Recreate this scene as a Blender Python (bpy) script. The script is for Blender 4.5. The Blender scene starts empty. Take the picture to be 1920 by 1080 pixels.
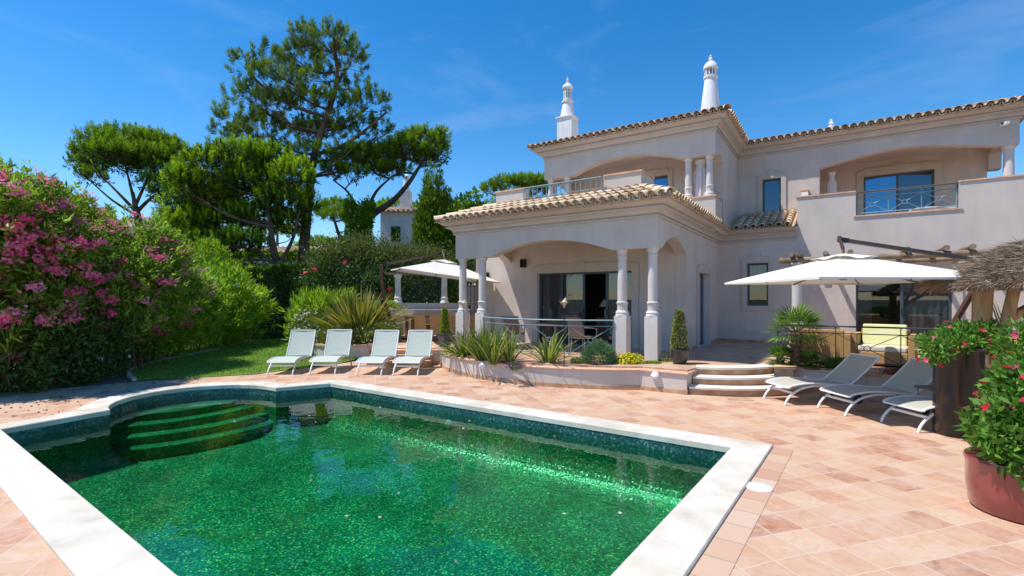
import bpy, bmesh, math, random
import numpy as np
from mathutils import Vector, Matrix, geometry
random.seed(7); RNG = np.random.default_rng(11)
PI = math.pi; R = math.radians
S = bpy.context.scene
COL = S.collection
# ------------------------------------------------------------------ camera, sky, sun
cam = bpy.data.cameras.new('camera'); cam.sensor_width = 36; cam.lens = 925 / 1920 * 36
cam.shift_y = 20 / 1920; cam.clip_end = 3000; cam.clip_start = .05
camo = bpy.data.objects.new('camera', cam); COL.objects.link(camo)
camo.location = (0, 0, 1.85); camo.rotation_euler = (R(90), 0, 0); S.camera = camo
S.view_settings.view_transform = 'Standard'; S.view_settings.look = 'None'
S.view_settings.exposure = 0.2; S.view_settings.gamma = 1
SUN_EL = 63.2; SUNV = Vector((.505, .036, -1)).normalized()      # direction the light travels
wd = bpy.data.worlds.new('World'); S.world = wd; wd.use_nodes = True
nt = wd.node_tree; nt.nodes.clear()
def N(nt, t, **k):
    n = nt.nodes.new(t)
    for a, v in k.items(): setattr(n, a, v)
    return n
out = N(nt, 'ShaderNodeOutputWorld'); bg = N(nt, 'ShaderNodeBackground'); bg.inputs[1].default_value = .14
sky = N(nt, 'ShaderNodeTexSky', sky_type='NISHITA', sun_disc=False, sun_elevation=R(SUN_EL), sun_rotation=R(266),
        altitude=0, air_density=1.0, dust_density=.02, ozone_density=3.0)
tc = N(nt, 'ShaderNodeTexCoord'); mp = N(nt, 'ShaderNodeMapping'); mp.inputs['Scale'].default_value = (1.2, 1.2, 5)
mp.inputs['Rotation'].default_value = (.35, .25, 0)
nz = N(nt, 'ShaderNodeTexNoise'); nz.inputs['Scale'].default_value = 1.6; nz.inputs['Detail'].default_value = 9
nz.inputs['Roughness'].default_value = .62; nz.inputs['Distortion'].default_value = .7
rp = N(nt, 'ShaderNodeValToRGB'); rp.color_ramp.elements[0].position = .52; rp.color_ramp.elements[1].position = .95
rp.color_ramp.elements[0].color = (0, 0, 0, 1); rp.color_ramp.elements[1].color = (.22, .22, .22, 1)
hs = N(nt, 'ShaderNodeHueSaturation'); hs.inputs['Saturation'].default_value = 1.38; hs.inputs['Value'].default_value = 1.13
mx = N(nt, 'ShaderNodeMix', data_type='RGBA'); mx.inputs[7].default_value = (6.0, 6.6, 7.2, 1)
L = nt.links.new
L(tc.outputs['Generated'], mp.inputs[0]); L(mp.outputs[0], nz.inputs['Vector']); L(nz.outputs[0], rp.inputs[0])
L(sky.outputs[0], hs.inputs['Color']); L(hs.outputs[0], mx.inputs[6]); L(rp.outputs[0], mx.inputs[0])
L(mx.outputs[2], bg.inputs[0]); L(bg.outputs[0], out.inputs[0])
sl = bpy.data.lights.new('sun', 'SUN'); sl.energy = 4.8; sl.angle = R(.53); sl.color = (1, .955, .89)
so = bpy.data.objects.new('sun', sl); COL.objects.link(so); so.rotation_euler = SUNV.to_track_quat('-Z', 'Y').to_euler()
S.cycles.max_bounces = 8; S.cycles.transparent_max_bounces = 24; S.cycles.diffuse_bounces = 4
S.cycles.caustics_reflective = True; S.cycles.caustics_refractive = False
S.cycles.sample_clamp_indirect = 6; S.cycles.blur_glossy = .3
try: S.cycles.use_denoising = True
except Exception: pass
# ------------------------------------------------------------------ materials
def mat(name, c1, c2=None, scale=6, rough=.8, metal=0, spec=.4, bump=0, bscale=40, detail=4, coords='Object', stretch=None, lo=.35, hi=.65, transl=0, tint=None, coat=0):
    m = bpy.data.materials.new(name); m.use_nodes = True; t = m.node_tree; b = t.nodes['Principled BSDF']
    b.inputs['Roughness'].default_value = rough; b.inputs['Metallic'].default_value = metal
    b.inputs['Specular IOR Level'].default_value = spec; b.inputs['Coat Weight'].default_value = coat
    b.inputs['Coat Roughness'].default_value = .08
    c4 = lambda c: (*c, 1)
    tc = N(t, 'ShaderNodeTexCoord'); mp = N(t, 'ShaderNodeMapping'); t.links.new(tc.outputs[coords], mp.inputs[0])
    if stretch: mp.inputs['Scale'].default_value = stretch
    src = None
    if tint is not None:
        at = N(t, 'ShaderNodeAttribute', attribute_name='tint'); rp = N(t, 'ShaderNodeValToRGB')
        e = rp.color_ramp.elements
        while len(e) < len(tint): e.new(.5)
        for i, c in enumerate(tint): e[i].position = i / (len(tint) - 1); e[i].color = c4(c)
        t.links.new(at.outputs['Fac'], rp.inputs[0]); src = rp.outputs[0]
    elif c2 is not None:
        nz = N(t, 'ShaderNodeTexNoise'); nz.inputs['Scale'].default_value = scale; nz.inputs['Detail'].default_value = detail
        rp = N(t, 'ShaderNodeValToRGB'); rp.color_ramp.elements[0].position = lo; rp.color_ramp.elements[1].position = hi
        rp.color_ramp.elements[0].color = c4(c1); rp.color_ramp.elements[1].color = c4(c2)
        t.links.new(mp.outputs[0], nz.inputs['Vector']); t.links.new(nz.outputs[0], rp.inputs[0]); src = rp.outputs[0]
    if src: t.links.new(src, b.inputs['Base Color'])
    else: b.inputs['Base Color'].default_value = c4(c1)
    if bump:
        n2 = N(t, 'ShaderNodeTexNoise'); n2.inputs['Scale'].default_value = bscale; n2.inputs['Detail'].default_value = 3
        bp = N(t, 'ShaderNodeBump'); bp.inputs['Strength'].default_value = bump; bp.inputs['Distance'].default_value = .02
        t.links.new(mp.outputs[0], n2.inputs['Vector']); t.links.new(n2.outputs[0], bp.inputs['Height']); t.links.new(bp.outputs[0], b.inputs['Normal'])
    if transl:
        tr = N(t, 'ShaderNodeBsdfTranslucent'); mxs = N(t, 'ShaderNodeMixShader'); mxs.inputs[0].default_value = transl
        if src:
            g = N(t, 'ShaderNodeMix', data_type='RGBA', blend_type='MULTIPLY'); g.inputs[0].default_value = 1
            g.inputs[7].default_value = (1.5, 1.6, .6, 1) if tint is not None and transl < .5 else (1, 1, 1, 1)
            t.links.new(src, g.inputs[6]); t.links.new(g.outputs[2], tr.inputs[0])
        else: tr.inputs[0].default_value = c4(c1)
        o = t.nodes['Material Output']; t.links.new(b.outputs[0], mxs.inputs[1]); t.links.new(tr.outputs[0], mxs.inputs[2]); t.links.new(mxs.outputs[0], o.inputs[0])
    return m
M = {}
M['stucco'] = mat('painted stucco', (.55, .475, .42), (.615, .54, .485), 1.1, .9, bump=.2, bscale=60, detail=8)
M['stucco_pale'] = mat('pale stucco', (.60, .55, .51), (.66, .61, .575), 2, .9, bump=.12, bscale=90)
M['chim_white'] = mat('whitewash', (.80, .80, .82), (.74, .74, .76), 3, .9, bump=.1, bscale=60)
M['trim'] = mat('moulded trim', (.50, .44, .39), (.55, .49, .44), 2, .9)
M['cap'] = mat('terracotta coping', (.62, .33, .21), (.72, .47, .33), 7, .85, bump=.2, bscale=30)
M['riser'] = mat('old brick riser', (.36, .19, .11), (.60, .38, .23), 5, .85, bump=.3, bscale=40, lo=.3, hi=.7)
M['stone'] = mat('cream limestone', (.74, .66, .56), (.80, .75, .67), 2.5, .7, bump=.06, bscale=60)
M['rail'] = mat('blue grey metal', (.16, .27, .31), (.20, .32, .36), 8, .45, spec=.5)
M['darkrail'] = mat('dark painted metal', (.035, .045, .055), None, rough=.45)
M['frame'] = mat('dark aluminium', (.045, .065, .08), (.06, .08, .10), 5, .4, spec=.5)
M['iron'] = mat('black iron', (.02, .02, .022), None, rough=.5)
M['interior'] = mat('interior wall', (.10, .085, .07), (.13, .11, .09), 2, .9)  # walls coloured dark so the room looks unlit
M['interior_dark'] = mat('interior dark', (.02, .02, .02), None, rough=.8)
M['sheer'] = mat('grey sheer curtain', (.20, .20, .20), (.28, .28, .28), 3, .95, stretch=(30, 30, .6), transl=.3)
M['drape'] = mat('white drape', (.78, .72, .70), None, rough=.95, transl=.25)
M['tile'] = mat('clay roof tile', (.6, .4, .25), rough=.85, bump=.25, bscale=30, tint=[(.50, .34, .20), (.66, .48, .30), (.74, .59, .40), (.68, .48, .33), (.78, .66, .48)])
M['tilebed'] = mat('tile bedding', (.40, .27, .17), (.5, .34, .22), 8, .9)
M['white_metal'] = mat('white metal', (.80, .80, .79), None, rough=.35, spec=.5)
M['grey_metal'] = mat('grey metal', (.32, .31, .30), None, rough=.45, metal=.3)
M['sling_warm'] = mat('taupe green sling mesh', (.44, .43, .36), (.49, .48, .41), 3, .85, stretch=(1, 12, 1), transl=.1)
M['sling'] = mat('sage sling mesh', (.50, .56, .49), (.55, .60, .53), 3, .85, stretch=(1, 12, 1), transl=.12)
M['canvas'] = mat('off white canvas', (.78, .73, .65), (.82, .78, .71), 1.5, .95, transl=.10)
M['brown_metal'] = mat('brown metal', (.11, .055, .04), None, rough=.4, spec=.5)
M['brown_rib'] = mat('brown rib', (.20, .11, .07), None, rough=.5)
M['wicker'] = mat('tan wicker', (.42, .24, .09), (.54, .33, .14), 60, .8, bump=.5, bscale=90)
M['wicker_dark'] = mat('dark woven wicker', (.14, .09, .07), (.22, .15, .12), 60, .8, bump=.4, bscale=90)
M['cushion'] = mat('lime yellow cushion', (.66, .66, .30), (.72, .71, .40), 5, .95, bump=.2, bscale=6)
M['cushion_cream'] = mat('cream cushion', (.66, .60, .50), None, rough=.95)
M['wood'] = mat('red brown wood', (.22, .09, .035), (.34, .15, .06), 4, .55, stretch=(1, 8, 8))
M['log'] = mat('weathered log', (.17, .12, .08), (.32, .24, .16), 5, .85, bump=.4, bscale=20, stretch=(1, 1, 1))
M['post'] = mat('timber post', (.36, .23, .12), (.52, .36, .21), 5, .8, bump=.4, bscale=14, stretch=(4, 4, .6))
M['thatch'] = mat('grey thatch', (.3, .25, .2), rough=.95, tint=[(.08, .05, .03), (.24, .165, .11), (.38, .285, .20), (.56, .46, .35)])
M['darkpot'] = mat('glazed dark pot', (.008, .008, .010), (.034, .018, .013), 4.5, .26, spec=.4, stretch=(2, 2, .55), lo=.52, hi=.60, coat=.15)
M['redpot'] = mat('glazed oxblood pot', (.20, .025, .025), (.30, .05, .045), 4, .2, spec=.6, coat=.7)
M['blackpot'] = mat('black glazed pot', (.025, .025, .027), (.05, .048, .045), 3, .25, coat=.4)
M['greypot'] = mat('grey pot', (.07, .075, .08), None, rough=.6)
M['soil'] = mat('soil', (.10, .065, .045), (.20, .15, .11), 12, .95, bump=.6, bscale=25)
M['gravel'] = mat('gravel mulch', (.20, .15, .12), (.42, .35, .28), 60, .95, bump=.8, bscale=60)
M['bark'] = mat('pine bark', (.085, .05, .032), (.21, .13, .085), 3, .95, bump=.8, bscale=9, stretch=(2, 2, .5))
M['bark_dark'] = mat('dark bark', (.05, .035, .026), (.12, .08, .06), 4, .95, bump=.8, bscale=9, stretch=(2, 2, .5))
M['stem'] = mat('green brown stem', (.10, .09, .04), (.16, .13, .07), 5, .8)
def leafm(n, tint, transl=.3, rough=.45, spec=.3): M[n] = mat(n, tint[0], rough=rough, spec=spec, tint=tint, transl=transl)
leafm('pine_needle', [(.035, .065, .010), (.10, .16, .018), (.19, .27, .028), (.28, .36, .04)], .28, .7, .15)
leafm('pine_bright', [(.04, .075, .006), (.13, .22, .012), (.25, .38, .02), (.40, .50, .03)], .28, .7, .15)
leafm('leaf_oleander', [(.045, .09, .014), (.12, .22, .026), (.24, .37, .045), (.40, .50, .12)], .45)
leafm('leaf_light', [(.10, .18, .015), (.19, .32, .025), (.30, .45, .04), (.46, .56, .12)], .45)
leafm('leaf_dark', [(.025, .055, .012), (.05, .10, .02), (.085, .15, .03), (.15, .23, .05)], .3)
leafm('leaf_bronze', [(0.036, 0.072, 0.018), (0.084, 0.132, 0.036), (0.192, 0.180, 0.060), (0.240, 0.144, 0.072)])
leafm('leaf_cypress', [(.03, .075, .008), (.08, .15, .014), (.16, .25, .022), (.28, .38, .03)], .3)
leafm('leaf_hedge', [(.05, .10, .01), (.12, .22, .015), (.22, .35, .025), (.30, .42, .04)], .4)
leafm('leaf_strap', [(.05, .11, .02), (.10, .17, .03), (.20, .25, .05), (.32, .33, .09)], .25)
leafm('leaf_phormium', [(0.055, 0.088, 0.022), (0.110, 0.132, 0.033), (0.242, 0.220, 0.055), (0.374, 0.308, 0.088)], .25)
leafm('leaf_palm', [(0.042, 0.098, 0.014), (0.084, 0.182, 0.028), (0.168, 0.280, 0.042), (0.280, 0.420, 0.070)], .25)
leafm('leaf_lavender', [(.08, .16, .08), (.13, .24, .12), (.19, .30, .16)], .2, .8)
leafm('leaf_vine', [(0.029, 0.081, 0.011), (0.069, 0.172, 0.023), (0.149, 0.299, 0.046), (0.253, 0.414, 0.081)])
leafm('leaf_variegated', [(.06, .09, .02), (.14, .18, .05), (.36, .36, .14), (.50, .48, .24)])
leafm('petal_pink', [(.70, .05, .20), (.90, .12, .32), (.95, .28, .46), (.95, .50, .62)], .5, .7, .1)
leafm('petal_spent', [(.16, .05, .03), (.26, .09, .06), (.34, .16, .10)], .2)
leafm('petal_white', [(.72, .70, .66), (.82, .80, .78)], .35)
leafm('petal_red', [(.55, .01, .03), (.72, .02, .07), (.75, .05, .22), (.80, .12, .32)], .35)
leafm('petal_yellow', [(.70, .48, .01), (.82, .62, .02), (.80, .70, .06)], .3)
leafm('petal_purple', [(.22, .05, .40), (.34, .10, .55)], .3)
leafm('petal_orange', [(.70, .25, .06), (.78, .36, .14)], .3)
leafm('petal_buff', [(.45, .38, .30), (.58, .52, .44), (.66, .62, .56)], .3)
M['grassblade'] = mat('grass blade', (.1, .2, .03), rough=.6, tint=[(.09, .19, .015), (.15, .28, .025), (.22, .36, .04), (.30, .40, .08)], transl=.25)
def glass_mat(name, tintc, base, rough=.0, col=(.8, .9, 1)):
    m = bpy.data.materials.new(name); m.use_nodes = True; t = m.node_tree; t.nodes.clear()
    o = N(t, 'ShaderNodeOutputMaterial'); gl = N(t, 'ShaderNodeBsdfGlossy'); gl.inputs['Roughness'].default_value = rough
    gl.inputs['Color'].default_value = (*col, 1)
    tr = N(t, 'ShaderNodeBsdfTransparent'); tr.inputs[0].default_value = (*tintc, 1)
    fr = N(t, 'ShaderNodeFresnel'); fr.inputs[0].default_value = 1.5
    mr = N(t, 'ShaderNodeMapRange'); mr.inputs[3].default_value = base; mr.inputs[4].default_value = 1
    mxs = N(t, 'ShaderNodeMixShader')
    t.links.new(fr.outputs[0], mr.inputs[0]); t.links.new(mr.outputs[0], mxs.inputs[0]); t.links.new(tr.outputs[0], mxs.inputs[1]); t.links.new(gl.outputs[0], mxs.inputs[2]); t.links.new(mxs.outputs[0], o.inputs[0])
    return m
M['glass'] = glass_mat('window glass', (.55, .6, .62), .06)
M['sky_blue_glass'] = glass_mat('sky blue glass', (.2, .3, .4), .35, col=(.25, .55, .85))  # blue of the reflected sky put into the gloss colour, reflection boosted
def streaks(m, lo=.90, hi=1.05, sc=(7, 7, .35)):
    t = m.node_tree; b = t.nodes['Principled BSDF']; src = b.inputs['Base Color'].links[0].from_socket
    tc = N(t, 'ShaderNodeTexCoord'); mp = N(t, 'ShaderNodeMapping'); mp.inputs['Scale'].default_value = sc; nz = N(t, 'ShaderNodeTexNoise'); nz.inputs['Scale'].default_value = 1; nz.inputs['Detail'].default_value = 6
    n2 = N(t, 'ShaderNodeTexNoise'); n2.inputs['Scale'].default_value = 1.7; n2.inputs['Detail'].default_value = 9; n2.inputs['Roughness'].default_value = .7
    av = N(t, 'ShaderNodeMath', operation='MULTIPLY'); mr = N(t, 'ShaderNodeMapRange'); mr.inputs[1].default_value = .14; mr.inputs[2].default_value = .36; mr.inputs[3].default_value = lo; mr.inputs[4].default_value = hi
    sc_ = N(t, 'ShaderNodeVectorMath', operation='SCALE'); k = t.links.new
    k(tc.outputs['Object'], mp.inputs[0]); k(mp.outputs[0], nz.inputs['Vector']); k(tc.outputs['Object'], n2.inputs['Vector']); k(nz.outputs[0], av.inputs[0]); k(n2.outputs[0], av.inputs[1]); k(av.outputs[0], mr.inputs[0])
    k(src, sc_.inputs[0]); k(mr.outputs[0], sc_.inputs['Scale']); k(sc_.outputs[0], b.inputs['Base Color'])
streaks(M['stucco'], .955, 1.03, (5, 5, .8)); streaks(M['stucco_pale'], .95, 1.03); streaks(M['chim_white'], .88, 1.04); streaks(M['canvas'], .93, 1.03, (2, 2, 2)); streaks(M['stone'], .85, 1.05, (3, 3, 3)); streaks(M['darkpot'], .6, 1.1)
M['dim_glass'] = glass_mat('dim window glass', (.3, .35, .4), .14, col=(.55, .7, .85))
# paving: square clay tiles, joints at 17 degrees, colour different tile by tile
def paving_mat(name, rot, size, dark=1.0, offset=0.0):
    m = bpy.data.materials.new(name); m.use_nodes = True; t = m.node_tree; b = t.nodes['Principled BSDF']
    g = N(t, 'ShaderNodeNewGeometry'); mp = N(t, 'ShaderNodeMapping'); mp.inputs['Rotation'].default_value = (0, 0, -rot)
    br = N(t, 'ShaderNodeTexBrick'); br.offset = offset; br.squash = 1
    for k, v in (('Scale', 1), ('Mortar Size', .007), ('Mortar Smooth', .3), ('Bias', 0), ('Brick Width', size), ('Row Height', size)): br.inputs[k].default_value = v
    br.inputs['Color1'].default_value = (0, 0, 0, 1); br.inputs['Color2'].default_value = (1, 1, 1, 1); br.inputs['Mortar'].default_value = (.5, .5, .5, 1)
    nz = N(t, 'ShaderNodeTexNoise'); nz.inputs['Scale'].default_value = 7; nz.inputs['Detail'].default_value = 9; nz.inputs['Roughness'].default_value = .65; nz.inputs['Distortion'].default_value = 1.2
    wr = N(t, 'ShaderNodeMix', data_type='RGBA', blend_type='LINEAR_LIGHT'); wr.inputs[0].default_value = .03
    t.links.new(g.outputs['Position'], nz.inputs['Vector'])
    n0 = N(t, 'ShaderNodeTexNoise'); n0.inputs['Scale'].default_value = 2.5; t.links.new(g.outputs['Position'], n0.inputs['Vector'])
    t.links.new(g.outputs['Position'], wr.inputs[6]); t.links.new(n0.outputs['Color'], wr.inputs[7])
    t.links.new(wr.outputs[2], mp.inputs[0]); t.links.new(mp.outputs[0], br.inputs['Vector'])
    ad = N(t, 'ShaderNodeMath', operation='MULTIPLY_ADD'); ad.inputs[1].default_value = .70; 
    sc = N(t, 'ShaderNodeMath', operation='MULTIPLY_ADD'); sc.inputs[1].default_value = 1.2; sc.inputs[2].default_value = -.42
    t.links.new(nz.outputs[0], sc.inputs[0]); t.links.new(br.outputs['Color'], ad.inputs[0]); t.links.new(sc.outputs[0], ad.inputs[2])
    rp = N(t, 'ShaderNodeValToRGB'); e = rp.color_ramp.elements
    cs = [(.30, .115, .06), (.46, .22, .125), (.54, .30, .18), (.56, .35, .21), (.61, .43, .30)]
    while len(e) < 5: e.new(.5)
    for i, c in enumerate(cs): e[i].position = i / 4; e[i].color = (c[0] * dark, c[1] * dark, c[2] * dark, 1)
    t.links.new(ad.outputs[0], rp.inputs[0])
    n3 = N(t, 'ShaderNodeTexNoise'); n3.inputs['Scale'].default_value = 2.3; n3.inputs['Detail'].default_value = 8; n3.inputs['Roughness'].default_value = .7
    r3 = N(t, 'ShaderNodeValToRGB'); r3.color_ramp.elements[0].position = .4; r3.color_ramp.elements[1].position = .75
    r3.color_ramp.elements[0].color = (0, 0, 0, 1); r3.color_ramp.elements[1].color = (.72, .72, .72, 1)
    wh = N(t, 'ShaderNodeMix', data_type='RGBA'); wh.inputs[7].default_value = (.60 * dark, .46 * dark, .36 * dark, 1)
    t.links.new(g.outputs['Position'], n3.inputs['Vector']); t.links.new(n3.outputs[0], r3.inputs[0]); t.links.new(r3.outputs[0], wh.inputs[0]); t.links.new(rp.outputs[0], wh.inputs[6])
    jm = N(t, 'ShaderNodeMix', data_type='RGBA'); jm.inputs[7].default_value = (.58 * dark, .44 * dark, .33 * dark, 1)
    t.links.new(br.outputs['Fac'], jm.inputs[0]); t.links.new(wh.outputs[2], jm.inputs[6]); t.links.new(jm.outputs[2], b.inputs['Base Color'])
    b.inputs['Roughness'].default_value = .7
    iv = N(t, 'ShaderNodeMath', operation='MULTIPLY_ADD'); iv.inputs[1].default_value = -1; t.links.new(br.outputs['Fac'], iv.inputs[0]); t.links.new(nz.outputs[0], iv.inputs[2])
    bp = N(t, 'ShaderNodeBump'); bp.inputs['Strength'].default_value = .35; bp.inputs['Distance'].default_value = .006
    t.links.new(iv.outputs[0], bp.inputs['Height']); t.links.new(bp.outputs[0], b.inputs['Normal'])
    return m
M['paving'] = paving_mat('terracotta paving', R(17), .31)
M['paving_border'] = paving_mat('terracotta border course', R(-34.7), .33)
M['paving_terrace'] = paving_mat('terrace paving', R(-33.7 + 45), .31, .92)
def mosaic_mat(name, cols, cell, rough=.12, jit=.3):
    m = bpy.data.materials.new(name); m.use_nodes = True; t = m.node_tree; b = t.nodes['Principled BSDF']
    tc = N(t, 'ShaderNodeTexCoord')
    s1 = N(t, 'ShaderNodeVectorMath', operation='SCALE'); s1.inputs['Scale'].default_value = 1 / cell
    of = N(t, 'ShaderNodeVectorMath', operation='ADD'); of.inputs[1].default_value = (.37, .41, .33)
    fl = N(t, 'ShaderNodeVectorMath', operation='FLOOR'); wn = N(t, 'ShaderNodeTexWhiteNoise', noise_dimensions='3D')
    t.links.new(tc.outputs['Object'], s1.inputs[0]); t.links.new(s1.outputs[0], of.inputs[0]); t.links.new(of.outputs[0], fl.inputs[0]); t.links.new(fl.outputs[0], wn.inputs[0])
    rp = N(t, 'ShaderNodeValToRGB'); e = rp.color_ramp.elements
    while len(e) < len(cols): e.new(.5)
    for i, (p, c) in enumerate(cols): e[i].position = p; e[i].color = (*c, 1)
    t.links.new(wn.outputs[0], rp.inputs[0])
    nz = N(t, 'ShaderNodeTexNoise'); nz.inputs['Scale'].default_value = 1.2; nz.inputs['Detail'].default_value = 3
    mr = N(t, 'ShaderNodeMapRange'); mr.inputs[1].default_value = .3; mr.inputs[2].default_value = .7; mr.inputs[3].default_value = .65; mr.inputs[4].default_value = 1.3
    t.links.new(tc.outputs['Object'], nz.inputs['Vector']); t.links.new(nz.outputs[0], mr.inputs[0])
    ml = N(t, 'ShaderNodeVectorMath', operation='SCALE'); t.links.new(rp.outputs[0], ml.inputs[0]); t.links.new(mr.outputs[0], ml.inputs['Scale'])
    t.links.new(ml.outputs[0], b.inputs['Base Color']); b.inputs['Roughness'].default_value = rough; b.inputs['Specular IOR Level'].default_value = .8
    gm = N(t, 'ShaderNodeNewGeometry'); sb = N(t, 'ShaderNodeVectorMath', operation='SUBTRACT'); sb.inputs[1].default_value = (.5, .5, .5)
    s2 = N(t, 'ShaderNodeVectorMath', operation='SCALE'); s2.inputs['Scale'].default_value = jit; a2 = N(t, 'ShaderNodeVectorMath', operation='ADD'); n2 = N(t, 'ShaderNodeVectorMath', operation='NORMALIZE')
    t.links.new(wn.outputs['Color'], sb.inputs[0]); t.links.new(sb.outputs[0], s2.inputs[0]); t.links.new(s2.outputs[0], a2.inputs[0]); t.links.new(gm.outputs['Normal'], a2.inputs[1]); t.links.new(a2.outputs[0], n2.inputs[0]); t.links.new(n2.outputs[0], b.inputs['Normal'])
    return m
M['mosaic_floor'] = mosaic_mat('green glass mosaic floor', [(0, (.001, .055, .026)), (.4, (.002, .10, .046)), (.75, (.007, .175, .078)), (.94, (.03, .31, .13)), (1, (.24, .52, .18))], .018, .34, .32)
M['mosaic_floor'].node_tree.nodes['Principled BSDF'].inputs['Specular IOR Level'].default_value = .6; M['mosaic_floor'].node_tree.nodes['Principled BSDF'].inputs['Specular Tint'].default_value = (.45, 1, .7, 1)
M['mosaic_wall'] = mosaic_mat('dark green mosaic wall', [(0, (.01, .05, .05)), (.5, (.02, .085, .08)), (.85, (.04, .13, .12)), (.97, (.10, .22, .19)), (1, (.2, .3, .25))], .024, .09, .06)
# water: clear surface that reflects by angle and lets the sun through, ripples as bump
def water_mat():
    m = bpy.data.materials.new('pool water'); m.use_nodes = True; t = m.node_tree; t.nodes.clear()
    o = N(t, 'ShaderNodeOutputMaterial'); gl = N(t, 'ShaderNodeBsdfGlossy'); gl.inputs['Roughness'].default_value = .0
    tr = N(t, 'ShaderNodeBsdfTransparent'); tr.inputs[0].default_value = (.60, .98, .82, 1)
    fr = N(t, 'ShaderNodeFresnel'); fr.inputs[0].default_value = 1.40; mxs = N(t, 'ShaderNodeMixShader')
    tc = N(t, 'ShaderNodeTexCoord')
    mp = N(t, 'ShaderNodeMapping'); mp.inputs['Scale'].default_value = (1, 1, 1)
    a = N(t, 'ShaderNodeTexNoise'); a.inputs['Scale'].default_value = 2.6; a.inputs['Detail'].default_value = 2; a.inputs['Distortion'].default_value = .6
    c = N(t, 'ShaderNodeTexNoise'); c.inputs['Scale'].default_value = 11; c.inputs['Detail'].default_value = 2
    ad = N(t, 'ShaderNodeMath', operation='MULTIPLY_ADD'); ad.inputs[1].default_value = .16
    t.links.new(tc.outputs['Object'], mp.inputs[0]); t.links.new(mp.outputs[0], a.inputs['Vector']); t.links.new(mp.outputs[0], c.inputs['Vector'])
    t.links.new(c.outputs[0], ad.inputs[0]); t.links.new(a.outputs[0], ad.inputs[2])
    bp = N(t, 'ShaderNodeBump'); bp.inputs['Strength'].default_value = 1; bp.inputs['Distance'].default_value = .0055
    t.links.new(ad.outputs[0], bp.inputs['Height'])
    for n in (gl, fr): t.links.new(bp.outputs[0], n.inputs['Normal'])
    t.links.new(fr.outputs[0], mxs.inputs[0]); t.links.new(tr.outputs[0], mxs.inputs[1]); t.links.new(gl.outputs[0], mxs.inputs[2]); t.links.new(mxs.outputs[0], o.inputs[0])
    return m
M['water'] = water_mat()
M['grass'] = mat('lawn', (.10, .21, .02), (.19, .30, .04), 3, .9, bump=.8, bscale=120, detail=10)
M['earth'] = mat('garden earth', (.08, .06, .04), (.07, .09, .03), .7, .95, bump=.3, bscale=10)
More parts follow.
